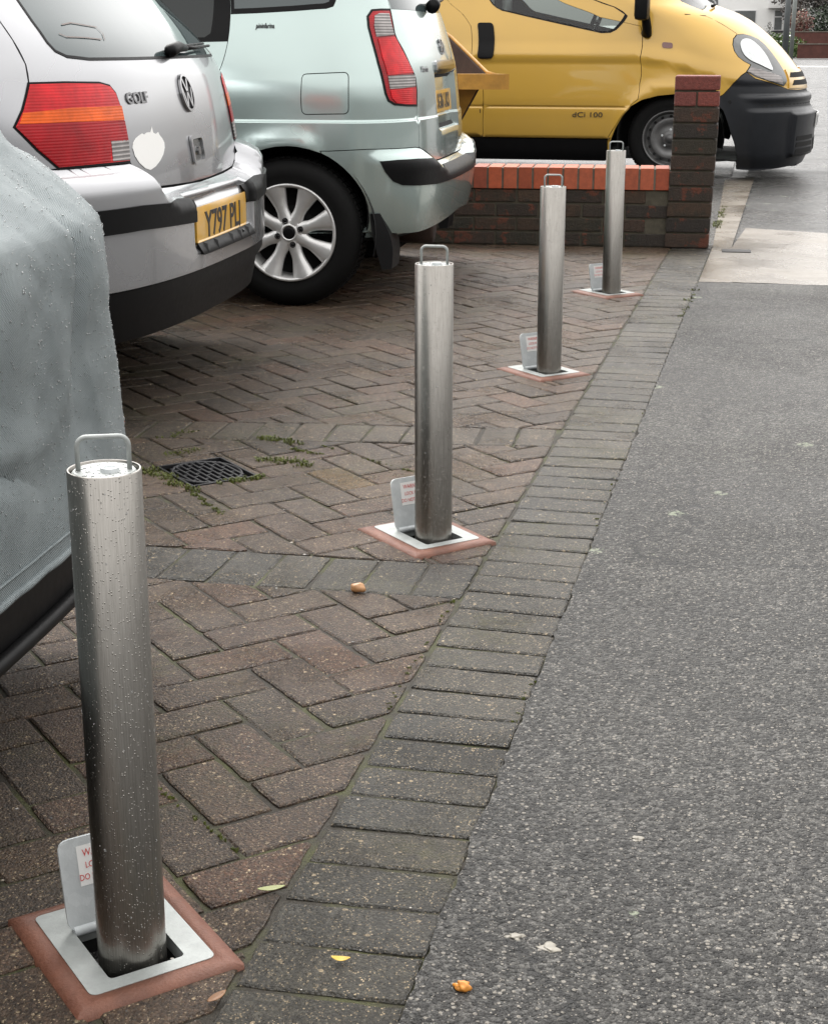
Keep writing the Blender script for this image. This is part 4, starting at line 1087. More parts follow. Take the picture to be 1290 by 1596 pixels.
panel(H, 'bumper', bmp, M['mint'], mx, step=.018, gap=.0016, thick=.05)
m_on = False
for pgn in (qwin, side2[0]):
    qw = panel(H, 'quarter_window', pgn, M['glass'], mx, off=-.001, step=.04)
    panel(H, 'window_seal', pgn, M['black'], qw, [offset_poly(pgn, -.018)], off=.001, thick=.005, step=.05)
for pgn, sd_ in ((rdoor, 1), (side2[1], -1)):
    zs_ = dwin_r[1]
    gl = [(x, z) for x, z in [(dw0-.11, 1.34), (dw0-.11, zs_+.03), (dw0-.14, zs_+.015), (dw0-.90, zs_+.005), (dw0-.90, 1.34)]]
    fr = [(dw0-.004, 1.37), (dw0-.004, zs_), (dw0-.95, zs_-.015), (dw0-.95, 1.37)]
    if sd_ < 0: gl, fr = mirror(gl), mirror(fr)
    dr_ = panel(H, 'door', pgn, M['mint'], mx, [offset_poly(fr, -.006)], step=.04, gap=.002, zlines=(.690, .695, .699, .703, .709))
    panel(H, 'window_frame', fr, M['black'], dr_, [gl], off=.001, thick=.006, step=.05)
    panel(H, 'window', gl, M['glass_dark'], dr_, off=-.003, step=.05)
for sd_ in (-1, 1):
    o2 = hlt if sd_ < 0 else mirror(hlt)
    L_ = panel(H, 'tail_light', o2, M['lens_darkred'], mx, off=.003, thick=.012, step=.02, gap=.002)
    panel(H, 'light_seal', offset_poly(o2, .003), M['black'], L_, [offset_poly(o2, -.004)], off=.004, thick=.006, step=.03)
    for nm, mt, px_ in (('clear_lens', 'lens_clear', [(583, 24), (590, 20.5), (605, 21), (608, 35), (613, 54), (600, 56), (585.5, 57), (582, 40)]),
                        ('red_lens', 'lens_red', [(588, 60), (614, 57), (624, 76), (636, 99), (643, 113), (622, 115), (603, 117), (595, 90)]),
                        ('reversing_lens', 'lens_clear', [(603.5, 118.5), (625, 116.5), (645, 115.5), (646, 134), (626, 137), (606.5, 138)]),
                        ('fog_lens', 'lens_red', [(607, 140), (627, 138), (646.5, 136), (647, 162), (632, 162), (617, 160.5), (610, 153)])):
        pp = hi(px_); pp = pp if sd_ < 0 else mirror(pp)
        panel(H, nm, pp, M[mt], L_, off=.0055, thick=.003, step=.02)
panel(H, 'fuel_flap', fl, M['mint'], mx, step=.03, gap=.0018)
# swage line shadow gap and black bumper insert
m_on = True; H.prep(-2.6, 1.3, .19, 1.4, 340, 150)
bs = hi([(591.6, 251), (620, 249), (650, 247.5), (673.5, 246.5), (681, 252), (689, 261.6)])
bs2 = hi([(679, 286), (650, 288.5), (626, 288), (612, 282), (600, 268)])
zt, zb2 = bs[-1][1], bs2[0][1]
ins = bs+[(0, zt-.004)]; ins2 = [(0, zb2)]+bs2
poly = ins+ins2; poly_m = [(-x, z) for x, z in poly]
full = bs+[(-x, z) for x, z in bs[::-1]]+[(-x, z) for x, z in bs2[::-1]]+bs2
panel(H, 'bumper_insert', full, M['black'], mx, off=.004, thick=.006, step=.025)
m_on = False; H.prep(-2.6, 1.3, .19, 1.4, 340, 150)
hb = hi([(690, 72)])[0]
hz = hb[1]; V = []; F = []
def hbar(p): 
    V.extend(p); F.append(tuple(range(len(V)-4, len(V))))
hbar([(-.030, hz-.022), (-.020, hz-.022), (-.010, hz+.022), (-.020, hz+.022)]); hbar([(.010, hz-.022), (.020, hz-.022), (.030, hz+.022), (.020, hz+.022)]); hbar([(-.012, hz-.008), (.012, hz+.002), (.012, hz+.010), (-.012, hz)])
eb = raised(H, 'emblem', V, F, M['chrome'], tm_, h=.006)
r0, r1 = [(.045*math.cos(t), hz+.032*math.sin(t)) for t in np.linspace(0, 2*math.pi, 32, endpoint=False)], [(.040*math.cos(t), hz+.027*math.sin(t)) for t in np.linspace(0, 2*math.pi, 32, endpoint=False)]
raised(H, 'emblem_ring', r0+r1, [(i, (i+1) % 32, 32+(i+1) % 32, 32+i) for i in range(32)], M['chrome'], eb, h=.006)
mt_ = hi([(659, 107)])[0]; on_text(H, 'Matrix', .034, mt_[0]+.02, mt_[1], M['chrome'], tm_, 'badge', h=.003)
pf = hi([(413, 39.5)])[0]; on_text(H, 'pininfarina', .026, pf[0], pf[1], M['blk_ink'], mx, 'side_badge', shear=.3, h=.003)
mpl = plate_on(H, 'number_plate', 'SG06 UKS', -.225, .225, .712, .800, M['plate'], tm_, off=.010, sx=.85)
panel(H, 'tailgate_handle', rounded([(-.25, .865), (.25, .865), (.25, .915), (-.25, .915)], .015, 4), M['chrome'], tm_, off=.010, thick=.03, step=.03)
mb = MB(); wpm = [H.pt(a_, b_, .03)[0] for a_, b_ in ((-.10, 1.115), (-.02, 1.125), (.10, 1.14), (.35, 1.15))]
mb.tube([Vector(p) for p in wpm], [.028, .026, .012, .006], 12); mb.build('rear_wiper', M['black'], tm_)
roof_cap(H, 1.5, M['mint'], mx)
make_wheel(mx, (0, -.800, HZ), MR, .185, 'alloy', -1)
make_wheel(mx, (0, .800, HZ), MR, .185, 'alloy', 1)
for s_ in (-1, 1): make_wheel(mx, (-2.35, s_*.80, HZ), MR, .185, 'alloy', s_)
for X_ in (0., -2.35):
    for s_ in (-1, 1): arch_liner(mx, X_, .80, .342, HZ, s_)
for s_ in (-1, 1):
    mb = MB(); vs = []; n = 8
    for i in range(n+1):
        t = i/n; x0 = .318+.045*t**1.5; x1 = x0+.035+.03*math.sin(t*math.pi); z = .36-.21*t
        vs += [(x0, s_*.79, z), (x1, s_*.77, z), (x1, s_*.62, z), (x0, s_*.60, z)]
    fs = [(0, 1, 2, 3), tuple(4*n+i for i in (3, 2, 1, 0))]+[(4*i+j, 4*i+(j+1) % 4, 4*i+4+(j+1) % 4, 4*i+4+j) for i in range(n) for j in range(4)]
    mb.add(vs, fs); mb.build('mud_flap', M['black'], mx, auto=40)
mb = MB(); mb.tube([(.15, .35, .24), (.40, .38, .235)], .03, 14); mb.tube([(.25, -.1, .26), (.45, -.1, .26)], .09, 14); mb.build('exhaust', M['rust'], mx)

# ---- yellow van
vx0 = at_z(1035, 282)
VH, VR = .300, .305
def v_rel(q, z, P):
    aq = np.abs(q); X_ = P[..., 0]
    d = -.010*np.exp(-((z-.520)/.007)**2)*(X_ < -.20)
    d += .012*np.exp(-((z-.56)/.06)**2)*(X_ < -.1)*0
    r = np.hypot(X_, z-VH); d += .018*np.exp(-((r-.36)/.05)**2)*(aq > .9)
    # shoulder crease sweeping down to the lamp
    zc_ = .86-.16*sstep(X_, -.25, .55)
    d += .014*sstep(z, zc_-.035, zc_+.01)*(1-sstep(z, zc_+.01, zc_+.13))*(X_ > -1.6)*sstep(aq, .5, .8)
    d -= .014*(1-sstep(z, .290, .300))*(X_ < .3)
    # wide dark bumper step at the nose
    d += .030*(1-sstep(z, .595, .625))*sstep(X_, .45, .62)
    d += .036*sstep(z, .175, .19)*(1-sstep(z, .470, .490))*(1-sstep(aq, .665, .695)) - .018*sstep(z, .50, .52)*(1-sstep(z, .545, .575))*(1-sstep(aq, .95, 1.1))
    return d
Vn = Shell((float(vx0[0])+.02, float(vx0[1])+.93), math.radians(0),
    W=[(.1, .83), (.2, .88), (.4, .915), (.6, .925), (.8, .92), (.95, .905), (1.1, .875), (1.3, .82), (1.6, .75), (1.8, .66), (1.84, .55)],
    R=[(.1, .93), (.2, .965), (.35, .970), (.5, .980), (.60, .962), (.66, .950), (.74, .915), (.87, .815), (1.04, .640), (1.17, .450), (1.26, .22), (1.5, -.10), (1.75, -.48), (1.84, -.7)],
    F=[(.1, -3.5), (.5, -3.6), (1.5, -3.55), (1.84, -3.4)], D=.62, n=2.35, W0=.91, relief=v_rel, bow=.015)
Vn.prep(-3.0, .6, .11, 1.75, 360, 170)
van = empty('delivery_van', Vn.O, Vn.yaw, 'yellow panel van with dark grey bumper and dented front wing, parked behind the garden wall', 'van')
vi = Vn.inv
vq = lambda X, s_=-1: arch_q(Vn, X, s_)
ar_px = vi([(945, 249), (951, 220), (959, 198.6), (969, 181), (982.6, 165.5), (1000, 155.5), (1025, 149), (1052, 146.5), (1085, 148), (1110, 156), (1126.6, 172), (1135, 195), (1143, 221), (1146, 262)])
va = [ar_px[0][:1]+(.0,)]+ar_px+[(ar_px[-1][0], .0)]
vaf = [arch_poly(Vn, -2.75, .36, VH, s_) for s_ in (-1, 1)]
varch = [va, mirror(va)]+vaf
bt = vi([(1242, 140), (1228, 139), (1215.5, 133.5), (1195, 127), (1177, 122), (1163, 111.5), (1155, 117), (1142, 130), (1126.5, 147)])
bmv = [(0, bt[0][1])]+bt+[p for p in ar_px if p[0] > ar_px[9][0]-.001 and p[1] < bt[-1][1]]+vi([(1147, 264), (1172, 266), (1200, 264)])+[(0, .125)]
bmv = [p for i, p in enumerate(bmv)]
vbump = bmv+[(-x, z) for x, z in bmv[::-1][1:-1]]
hlv = vi([(1147.7, 53.4), (1142.5, 60), (1141.4, 69), (1144, 79), (1150, 88), (1159, 95), (1169.6, 100.5), (1163, 111), (1177, 119.5), (1200, 127), (1221, 134), (1226, 125.6), (1222, 112), (1214.6, 99), (1204, 84), (1191.6, 69), (1181, 60), (1170.7, 55.5), (1158, 52.5)])
dwv = vi([(763, 0), (767, 6), (773.5, 11.5), (782, 16), (820, 25), (880, 38.5), (936.7, 51), (951, 50.5), (960, 46), (968, 38), (978, 24)])
ztop = 1.60
dwin = dwv+[(dwv[-1][0]+.06, 1.22), (dwv[-1][0]-.25, ztop-.06), (dwv[-1][0]-.33, ztop), (dwv[0][0]+.06, ztop), (dwv[0][0], ztop-.05)]
dl = vi([(753, 211), (753, 150), (748, 110), (734, 90), (733.5, 40)]); dr = vi([(997, 90), (996.5, 130), (994, 154), (983, 163), (968, 180), (957, 198), (947, 213.5)])
door = [(dl[0][0], .297)]+dl+[(dl[-1][0], 1.70), (dr[0][0]-.45, 1.70), (dr[0][0]-.02, 1.15)]+vi([(998, 40)])+dr+[(dr[-1][0], .297)]
rk = [(vq(-2.35), .125), (ar_px[0][0]-.006, .125), (ar_px[0][0]-.002, .292), (vq(-2.35), .292)]
ws = [(-.78, 1.20), (-.70, 1.50), (-.55, 1.70), (.55, 1.70), (.70, 1.50), (.78, 1.20), (.55, 1.235), (0, 1.25), (-.55, 1.235)]
core(Vn, .12, 1.84, varch+[offset_poly(dwin, .01), mirror(offset_poly(dwin, .01)), offset_poly(ws, .01)], M['void'], van, step=.06)
for s_ in (-.42, .42):
    sb = MB(); sb.box((-1.25, s_, .72), (.50, .50, .16), 0, .04); sb.box((-1.50, s_, 1.05), (.14, .48, .62), 0, .05); sb.box((-1.53, s_, 1.46), (.10, .26, .18), 0, .04)
    sb.build('seat', M['bumper_grey'], van, auto=50)
sb = MB(); sb.box((-.25, 0, .95), (.5, 1.5, .22), 0, .06); sb.build('dashboard', M['bumper_grey'], van, auto=50)
sb = MB(); sb.tube([(-.62+.07*math.sin(t), -.42+.19*math.cos(t), 1.12+.17*math.sin(t)) for t in np.linspace(0, 2*math.pi, 32, endpoint=False)], .014, 8, closed=True); sb.tube([(-.62, -.60, 1.12), (-.62, -.24, 1.12)], .016, 8); sb.build('steering_wheel', M['black'], van)
wholeV = [(-Vn.S+.002, .16), (Vn.S-.002, .16), (Vn.S-.002, 1.84), (-Vn.S+.002, 1.84)]
panel(Vn, 'body', wholeV, M['yellow'], van, varch+[vbump, hlv, mirror(hlv), door, mirror(door), rk, mirror(rk), ws], step=.05, hgap=.002, zlines=(.505, .512, .52, .528, .535, .84, .86))
panel(Vn, 'bumper', vbump, M['bumper_grey'], van, step=.020, gap=.0025)
panel(Vn, 'windscreen', ws, M['glass_clear'], van, off=-.003, thick=0, step=.06, gap=.002)
for sd_ in (-1, 1):
    f_ = (lambda p: p) if sd_ < 0 else mirror
    d_ = panel(Vn, 'door', f_(door), M['yellow'], van, [f_(dwin)], step=.045, gap=.002, hgap=0., zlines=(.505, .512, .52, .528, .535, .84, .86))
    g_ = panel(Vn, 'window', f_(dwin), M['glass_clear'], d_, off=-.004, thick=0, step=.06)
    panel(Vn, 'window_seal', f_(dwin), M['black'], d_, [offset_poly(f_(dwin), -.012)], off=.002, thick=.006, step=.06)
    panel(Vn, 'sill_trim', f_(rk), M['black'], van, off=.006, thick=.02, step=.06, gap=.003)
    hn = f_(rounded(vi([(743.5, 35), (768, 35), (768, 90.5), (743.5, 90.5)]), .03, 5))
    h_ = panel(Vn, 'door_handle', hn, M['black'], d_, off=.010, thick=.012, step=.03)
    rp = f_(rounded(vi([(1031.5, 65), (1048, 66), (1048, 75), (1031.5, 74)]), .02, 4)); panel(Vn, 'side_repeater', rp, plain('brown_lens', (.12, .02, .01), .2, coat=1.), van, off=.005, thick=.008, step=.03)
    hd = panel(Vn, 'headlight', f_(hlv), M['lens_frame'], van, off=.002, thick=.015, step=.02, gap=.002)
    panel(Vn, 'headlight_lens', f_(smooth_closed(vi([(1156, 62), (1153, 70), (1158, 84), (1169, 94), (1184, 101), (1198, 108), (1203, 109), (1200, 100), (1190, 82), (1177, 68), (1166, 61)]), 3)), M['lens_head'], hd, off=.008, thick=.008, step=.02)
    cb = vi([(1180, 84)])[0]; bz = f_(circ(cb[0], cb[1], .020, 18))
    panel(Vn, 'indicator', f_(vi([(1169, 104), (1190, 110), (1216, 119), (1219, 131), (1195, 124.5), (1178, 118), (1165, 111)])), M['lens_clear'], hd, off=.006, thick=.006, step=.02)
gr = vi([(1222, 108.5), (1227, 120), (1228, 137), (1240, 139)])
grl = [(gr[0][0], gr[0][1]), (gr[2][0], gr[2][1]), (0, gr[3][1]-.003), (0, gr[0][1]+.01)]
grl = grl+[(-x, z) for x, z in grl[::-1][2:]]
gg = panel(Vn, 'grille', grl, M['yellow'], van, off=.010, thick=.015, step=.03)
zg0, zg1 = gr[2][1], gr[0][1]; hgt = (zg1-zg0)
for k in range(2):
    for s_ in (-1, 1):
        z0_ = zg0+hgt*(.14+.42*k); p = [(s_*.07, z0_), (s_*(abs(gr[2][0])-.05), z0_), (s_*(abs(gr[0][0])-.05), z0_+hgt*.26), (s_*.07, z0_+hgt*.28)]
        panel(Vn, 'grille_slot', p if area(p) > 0 else p[::-1], M['void'], gg, off=.0125, thick=.002, step=.04)
for s_ in (-1, 1):
    for k in range(3):
        p = [(s_*.30, .200+.045*k), (s_*.645, .200+.045*k), (s_*.635, .232+.045*k), (s_*.30, .232+.045*k)]
        panel(Vn, 'air_intake', rounded(p if area(p) > 0 else p[::-1], .01, 3), M['void'], van, off=.003, thick=.002, step=.05)
panel(Vn, 'lower_intake', [(-.24, .18), (.24, .18), (.24, .29), (-.24, .29)], M['void'], van, off=.003, thick=.002, step=.05)
plate_on(Vn, 'number_plate', 'YA52 XKD', -.24, .24, .37, .47, M['plate_white'], van, off=.012, sx=.85)
dt = vi([(915, 178)])[0]; on_text(Vn, 'dCi 100', .052, dt[0], dt[1], M['blk_ink'], van, 'side_badge', h=.003, sx=1.35)
panel(Vn, 'towing_eye_cap', circ(*vi([(1137, 158.5)])[0], .013, 16), M['void'], van, off=.003, thick=.002, step=.03)
ls = [(vq(-1.62), .30), (vq(-1.62), .50)]
strokes(Vn, 'panel_seam', [[(vi([(722, 170)])[0][0], .30), (vi([(722, 170)])[0][0], .50)], [(vi([(722, 60)])[0][0]-.45, .54), (vi([(722, 60)])[0][0]-.45, 1.6)]], .006, M['void'], van, off=.001)
bsm = vi([(1148, 52), (1125, 37), (1100, 24)])
strokes(Vn, 'bonnet_seam', [bsm+[(bsm[-1][0]-.15, 1.17)], [(-x, z) for x, z in bsm+[(bsm[-1][0]-.15, 1.17)]]], .005, M['void'], van, off=.001)
for sd_ in (-1, 1):
    P0, N0 = Vn.pt(vi([(984, 20)])[0][0], 1.10, 0); mm = MB()
    bx = Vector(P0); bx.y = abs(bx.y)
    mm.tube([bx+Vector((-.02, .0, -.06)), bx+Vector((.0, .03, -.065)), bx+Vector((.0, .07, -.02)), bx+Vector((-.01, .10, .06))], [.03, .034, .034, .03], 14)
    mm.box(bx+Vector((-.03, .16, .16)), (.10, .19, .27), 0, .035)
    for i_, v_ in enumerate(mm.v): mm.v[i_] = (v_[0], v_[1]*sd_, v_[2])
    if sd_ < 0: mm.f = [f[::-1] for f in mm.f]
    mo = mm.build('door_mirror', M['black'], van, auto=40)
roof_cap(Vn, 1.84, M['yellow'], van)
mb = MB(); mb.tube([Vector(Vn.pt(q_, z_, .02)[0]) for q_, z_ in ((-.62, 1.21), (-.45, 1.225), (-.2, 1.25), (.1, 1.28))], [.012, .008, .006, .005], 8); mb.build('wiper', M['black'], van)
for X_, s_ in ((0, -1), (0, 1), (-2.75, -1), (-2.75, 1)):
    make_wheel(van, (X_, s_*.865, VH), VR, .20, 'steel', s_); arch_liner(van, X_, .89, .385, VH+.01, s_)

# ---- covered car in the foreground
def c_rel(q, z, P):
    out = np.zeros(np.shape(z)); qq = np.atleast_1d(q*np.ones_like(out)).ravel(); zz = np.atleast_1d(z*np.ones_like(out)).ravel()
    r = np.array([noise.noise(Vector((a_*2.2, b_*3.6, 3.1)))*.015+noise.noise(Vector((a_*6+b_*3, b_*8-a_*4, 7)))*.011
                  - .014*max(0, 1-abs(noise.noise(Vector((a_*1.7+b_*1.2, b_*2.6-a_*.9, 1.3))))*9) + .0022*noise.noise(Vector((a_*26, b_*26, 4.))) for a_, b_ in zip(qq, zz)])
    r = r.reshape(out.shape); return r*(.06+.94*sstep(z*np.ones_like(out), .33, .50))
K = Shell((-.955, 1.62), math.radians(3),
    W=[(.15, .78), (.3, .83), (.5, .835), (.7, .825), (.75, .81), (.9, .775), (1.1, .70), (1.25, .6)],
    R=[(.15, -.03), (.22, -.005), (.34, .0), (.5, -.005), (.68, -.015), (.725, -.022), (.74, -.035), (.80, -.10), (.90, -.20), (1.0, -.29), (1.2, -.65), (1.25, -.85)],
    F=[(.2, -3.6), (.6, -3.7), (.75, -3.5), (.9, -2.9), (1.25, -2.0)], D=.20, n=3.6, W0=.83, relief=c_rel)
cv = empty('covered_car', K.O, K.yaw, 'car hidden under a wet grey fabric cover with its black bumper showing below', 'car')
wholeK = [(-K.S+.002, .295), (K.S-.002, .295), (K.S-.002, 1.25), (-K.S+.002, 1.25)]
fab = panel(K, 'fabric_cover', wholeK, M['cover'], cv, off=.012, thick=.003, step=.06, fine=(-.9, 1.15, .33, 1.0, .012))
roof_cap(K, 1.25, M['cover'], fab, 'cover_top')
K2 = K; rel = K.relief; K.relief = None
panel(K, 'bumper', [(-K.S+.002, .192), (K.S-.002, .192), (K.S-.002, .42), (-K.S+.002, .42)], M['black'], cv, off=-.012, thick=.01, step=.04, label='black bumper under the hem of the cover')
qs = np.linspace(-1.6, 1.6, 220); hm = MB()
K.relief = rel
P, N = K.pt(qs, np.full(220, .298), .012); hm.tube([tuple(p+np.array([0, 0, .0008*math.sin(i*.9)])) for i, p in enumerate(P)], .006, 8); 
P, N = K.pt(qs, np.full(220, .325), .013); hm.tube([tuple(p) for p in P], .0022, 6)
hm.build('hem', M['cover'], fab)
K.relief = None
mb = MB(); P, N = K.pt(qs, np.full(220, .200), -.004); mb.tube([tuple(p) for p in P], .012, 10); mb.build('bumper_lip', M['black'], cv)
mb = MB(); P, _ = K.pt(np.linspace(-K.S, K.S, 60), np.full(60, .24), -.02); mb.add([tuple(p) for p in P], [tuple(range(59))]); mb.build('floor_pan', M['void'], cv)
K.relief = rel
d = MB(); rnd = random.Random(5)
qd = np.array([rnd.uniform(-.85, 1.1) for _ in range(7000)]); zd = np.array([rnd.uniform(.33, .98)**1.0 for _ in range(7000)])
P, N = K.pt(qd, zd, .0125)
for p, n_ in zip(P, N):
    r = .0004+abs(rnd.gauss(0, .00055)); d.add([(p[0]+v.x*r, p[1]+v.y*r, p[2]+v.z*r*1.1) for v in ICO[0]], ICO[1], True)
o = d.build('water_drops', M['water'], fab); o['kind'] = 'stuff'
for X_, s_ in ((-.72, -1), (-.72, 1), (-2.95, -1), (-2.95, 1)): make_wheel(cv, (X_, s_*.74, .28), .28, .17, 'steel', s_)
# ------------------------------------------------------------------ builder's skip behind the wall
sk0 = at_y(768, 116, 9.7); 
sk = empty('rubbish_skip', (float(sk0[0]), float(sk0[1]), 0), 0, "chipped yellow builder's skip with a rusty inside, between the green car and yellow van", 'skip')
zt = float(sk0[2])
Ld = Vector((-.80, .60, 0)); Wd = Vector((-1, -.12, 0)).normalized()   # long side, end lip
def skp(a_, b_, z): return Ld*a_+Wd*b_+Vector((0, 0, z))
WID = 1.45
prof_o = [(.0, zt-.03), (.55, .12), (2.3, .12), (2.9, zt-.03)]
rimz = [(0, zt), (.07, zt+.012), (.40, 1.01), (.65, 1.12), (2.1, 1.12), (2.6, zt+.10), (2.95, zt)]
mb = MB(); vs = []
for b_ in (0., .012, WID-.012, WID):
    vs += [skp(a_, b_, z) for a_, z in [(.05, zt), (.60, .12), (2.3, .12), (2.90, zt)]+[(a2, z2) for a2, z2 in rimz[::-1][1:-1]]]
n = len(vs)//4
for k in (0, 2):
    mb.add([vs[(k)*n+i] for i in range(n)]+[vs[(k+1)*n+i] for i in range(n)], [tuple(range(n)), tuple(range(2*n-1, n-1, -1))]+[(i, (i+1) % n, n+(i+1) % n, n+i) for i in range(n)])
mb.build('side_plate', M['rust'], sk)
mb = MB()
for seg in (((.05, zt), (.60, .12)), ((.60, .12), (2.3, .12)), ((2.3, .12), (2.90, zt))):
    (a1, z1), (a2, z2) = seg
    mb.add([skp(a1, .012, z1), skp(a1, WID-.012, z1), skp(a2, WID-.012, z2), skp(a2, .012, z2), skp(a1+.01, .012, z1-.012), skp(a1+.01, WID-.012, z1-.012), skp(a2+.01, WID-.012, z2-.012), skp(a2+.01, .012, z2-.012)],
           [(0, 1, 2, 3), (7, 6, 5, 4), (0, 4, 5, 1), (1, 5, 6, 2), (2, 6, 7, 3), (3, 7, 4, 0)])
mb.build('floor_plate', M['skip_yellow'], sk)
mb = MB()
mb.add([skp(a_, b_, z) for a_ in (-.055, .06) for b_ in (-.06, WID+.06) for z in (zt-.085, zt+.005)], [(0, 1, 3, 2), (4, 6, 7, 5), (0, 4, 5, 1), (2, 3, 7, 6), (1, 5, 7, 3), (0, 2, 6, 4)])
mb.build('end_lip', M['skip_yellow'], sk)
mb = MB()
for b_ in (-.012, WID+.012): mb.tube([skp(a_, b_, z) for a_, z in rimz], .011, 8)
mb.build('rim', M['skip_yellow'], sk)
# load of rubble
mb = MB(); rnd = random.Random(3)
for _ in range(60):
    mb.box(skp(rnd.uniform(.7, 2.2), rnd.uniform(.1, WID-.1), rnd.uniform(.25, .5)), (rnd.uniform(.1, .3), rnd.uniform(.1, .3), rnd.uniform(.06, .2)), rnd.uniform(0, 3), .01)
mb.build('rubble', M['rust'], sk)

# ------------------------------------------------------------------ drain, stones, leaves, weeds, marks
dg = empty('drain_grate', (-1.315, 3.450, 0), -math.pi/4, 'black iron drain grate set in the block paving', 'drain cover')
b = MB(); b.add([(x, y_, z) for z in (-.001, -.10) for x, y_ in ((-.11, -.09), (.11, -.09), (.11, .09), (-.11, .09))], [(0, 4, 5, 1), (1, 5, 6, 2), (2, 6, 7, 3), (3, 7, 4, 0), (4, 7, 6, 5)]); b.build('gully', M['void'], dg)
b = MB()
for x, y_, dx, dy in ((0, -.0835, .210, .006), (0, .0835, .210, .006), (-.1015, 0, .006, .161), (.1015, 0, .006, .161)): b.box((x, y_, -.003), (dx, dy, .010), 0, .001)
b.build('frame', M['iron'], dg)
b = MB()
for i in range(9):
    y_ = -.064+.016*i; hw_ = .098*math.sqrt(max(.05, 1-(y_/.078)**2))**.6; b.box((0, y_, -.003), (2*hw_, .006, .008), 0, .0015)
for i in range(7):
    x = -.078+.026*i
    for j in range(8):
        if (i+j) % 2: b.box((x, -.056+.016*j, -.0035), (.006, .011, .006), 0, .001)
b.tube([(.100*math.cos(t), .079*math.sin(t), -.003) for t in np.linspace(0, 2*math.pi, 40, endpoint=False)], .0045, 8, closed=True)
b.build('grate', M['iron'], dg)
def blob(name, loc, rad, m, label, cat, seed, sub=3, rough=.25):
    bm = bmesh.new(); bmesh.ops.create_icosphere(bm, subdivisions=sub, radius=1)
    for v in bm.verts:
        k = 1+rough*noise.noise(v.co*1.3+Vector((seed, 0, 0)))+.06*noise.noise(v.co*5+Vector((seed, 2, 0)))
        v.co = Vector((v.co.x*rad[0]*k, v.co.y*rad[1]*k, v.co.z*rad[2]*k))
    me = bpy.data.meshes.new(name); bm.to_mesh(me); bm.free(); me.materials.append(m)
    me.polygons.foreach_set('use_smooth', [True]*len(me.polygons))
    o = bpy.data.objects.new(name, me); o.location = loc; C.objects.link(o); return tag(o, label, cat)
p = at_z(558, 916, .009); blob('pebble', p, (.0155, .0105, .0095), soft('pale_brown_stone', (.48, .25, .11), .35, 0, .5, 60, .3, 200), 'rounded pale brown pebble lying on the grey cross course of the paving', 'stone', 3)
def leaf(loc, L_, w_, rz, m, label, curl=.3):
    n = 10; vs = []; fs = []
    for i in range(n+1):
        t = i/n; x = (t-.5)*L_; ww = w_*math.sin(math.pi*min(1, t*.97+.03))**.8/2+.0004; z = curl*L_*(abs(t-.5)**2)*1.2
        vs += [(x, -ww, z+ww*.4), (x, 0, z), (x, ww, z+ww*.4)]
    for i in range(n):
        for j in (0, 1): fs.append((3*i+j, 3*i+j+1, 3*i+4+j, 3*i+3+j))
    o = mesh_obj('leaf', vs, fs, m, None, True); o.location = loc; o.rotation_euler = (0, 0, rz)
    so_ = o.modifiers.new('s', 'SOLIDIFY'); so_.thickness = .0005
    return tag(o, label, 'leaf', 'fallen leaves')
leaf(at_z(423, 1387, .003), .034, .010, math.radians(28), soft('green_leaf', (.26, .28, .10), .45, 0, .3, 60), 'small green leaf across the joint beside the nearest bollard')
leaf(at_z(338, 1556, .003), .028, .010, math.radians(65), soft('brown_leaf', (.20, .09, .03), .5, 0, .3, 60), 'curled brown leaf in the joint at the bottom edge of the photo')
leaf(at_z(531, 1497, .004), .022, .009, math.radians(8), soft('yellow_leaf', (.62, .40, .05), .5, 0, .4, 90), 'bright yellow leaf scrap on a grey edging block', .6)
p = at_z(720, 1537, .006); blob('stone_chip', p, (.0075, .0050, .0045), soft('orange_stone', (.60, .24, .04), .4, 0, .3, 90), 'small orange stone chip on the asphalt footway', 'stone', 8, 3, 1.1)
def pale_stone(u, v, r, lab, sd): blob('pale_stone', at_z(u, v, .0015), (r*.8, r*.62, .0022), soft('pale_stone%d' % sd, (.27, .25, .21), .5, 0, .4, 90), lab, 'stone', sd, 3, 1.0)
pale_stone(992, 1308, .009, 'pale stone set in the asphalt right of the edging, upper one', 1)
pale_stone(855, 1478, .013, 'larger pinkish white stone set in the asphalt near the bottom edge', 2)
pale_stone(803, 1460, .011, 'pale greenish stone left of the pinkish stone in the asphalt', 5)
# stopcock cover in the crossing
b = MB(); pc_ = at_z(1147, 392, 0); b.box((float(pc_[0]), float(pc_[1]), .003), (.14, .10, .006), math.radians(3), .002); o = b.build('stopcock_cover', M['iron'], None)
tag(o, 'small rusty rectangular service cover in the wet concrete', 'cover')
# weeds and moss
def weeds(name, spots, label=None):
    rnd = random.Random(11); b = MB()
    for (x, y_, r, cnt, hgt) in spots:
        for _ in range(cnt):
            a_ = rnd.uniform(0, 6.28); q = r*math.sqrt(rnd.random()); px_, py_ = x+q*math.cos(a_), y_+q*math.sin(a_)
            h_ = hgt*rnd.uniform(.2, 1); t = rnd.uniform(0, 6.28); w__ = rnd.uniform(.0008, .0022); lx, ly = math.cos(t)*h_*.7, math.sin(t)*h_*.7
            nx, ny = -math.sin(t)*w__, math.cos(t)*w__; g_ = rnd.uniform(.7, 1.3)
            b.add([(px_-nx, py_-ny, -.006), (px_+nx, py_+ny, -.006), (px_+lx*.6+nx*1.3, py_+ly*.6+ny*1.3, h_*.7), (px_+lx*.6-nx*1.3, py_+ly*.6-ny*1.3, h_*.7), (px_+lx, py_+ly, h_*.75)], [(0, 1, 2, 3), (3, 2, 4)], False, (.085*g_, .10*g_, .018))
    a = NT(name+'_green'); a.set(col=a.n('ShaderNodeVertexColor', layer_name='tint').outputs[0], rough=.6)
    o = b.build(name, a.m); tag(o, kind='stuff'); return o
sp = []
rnd = random.Random(2)
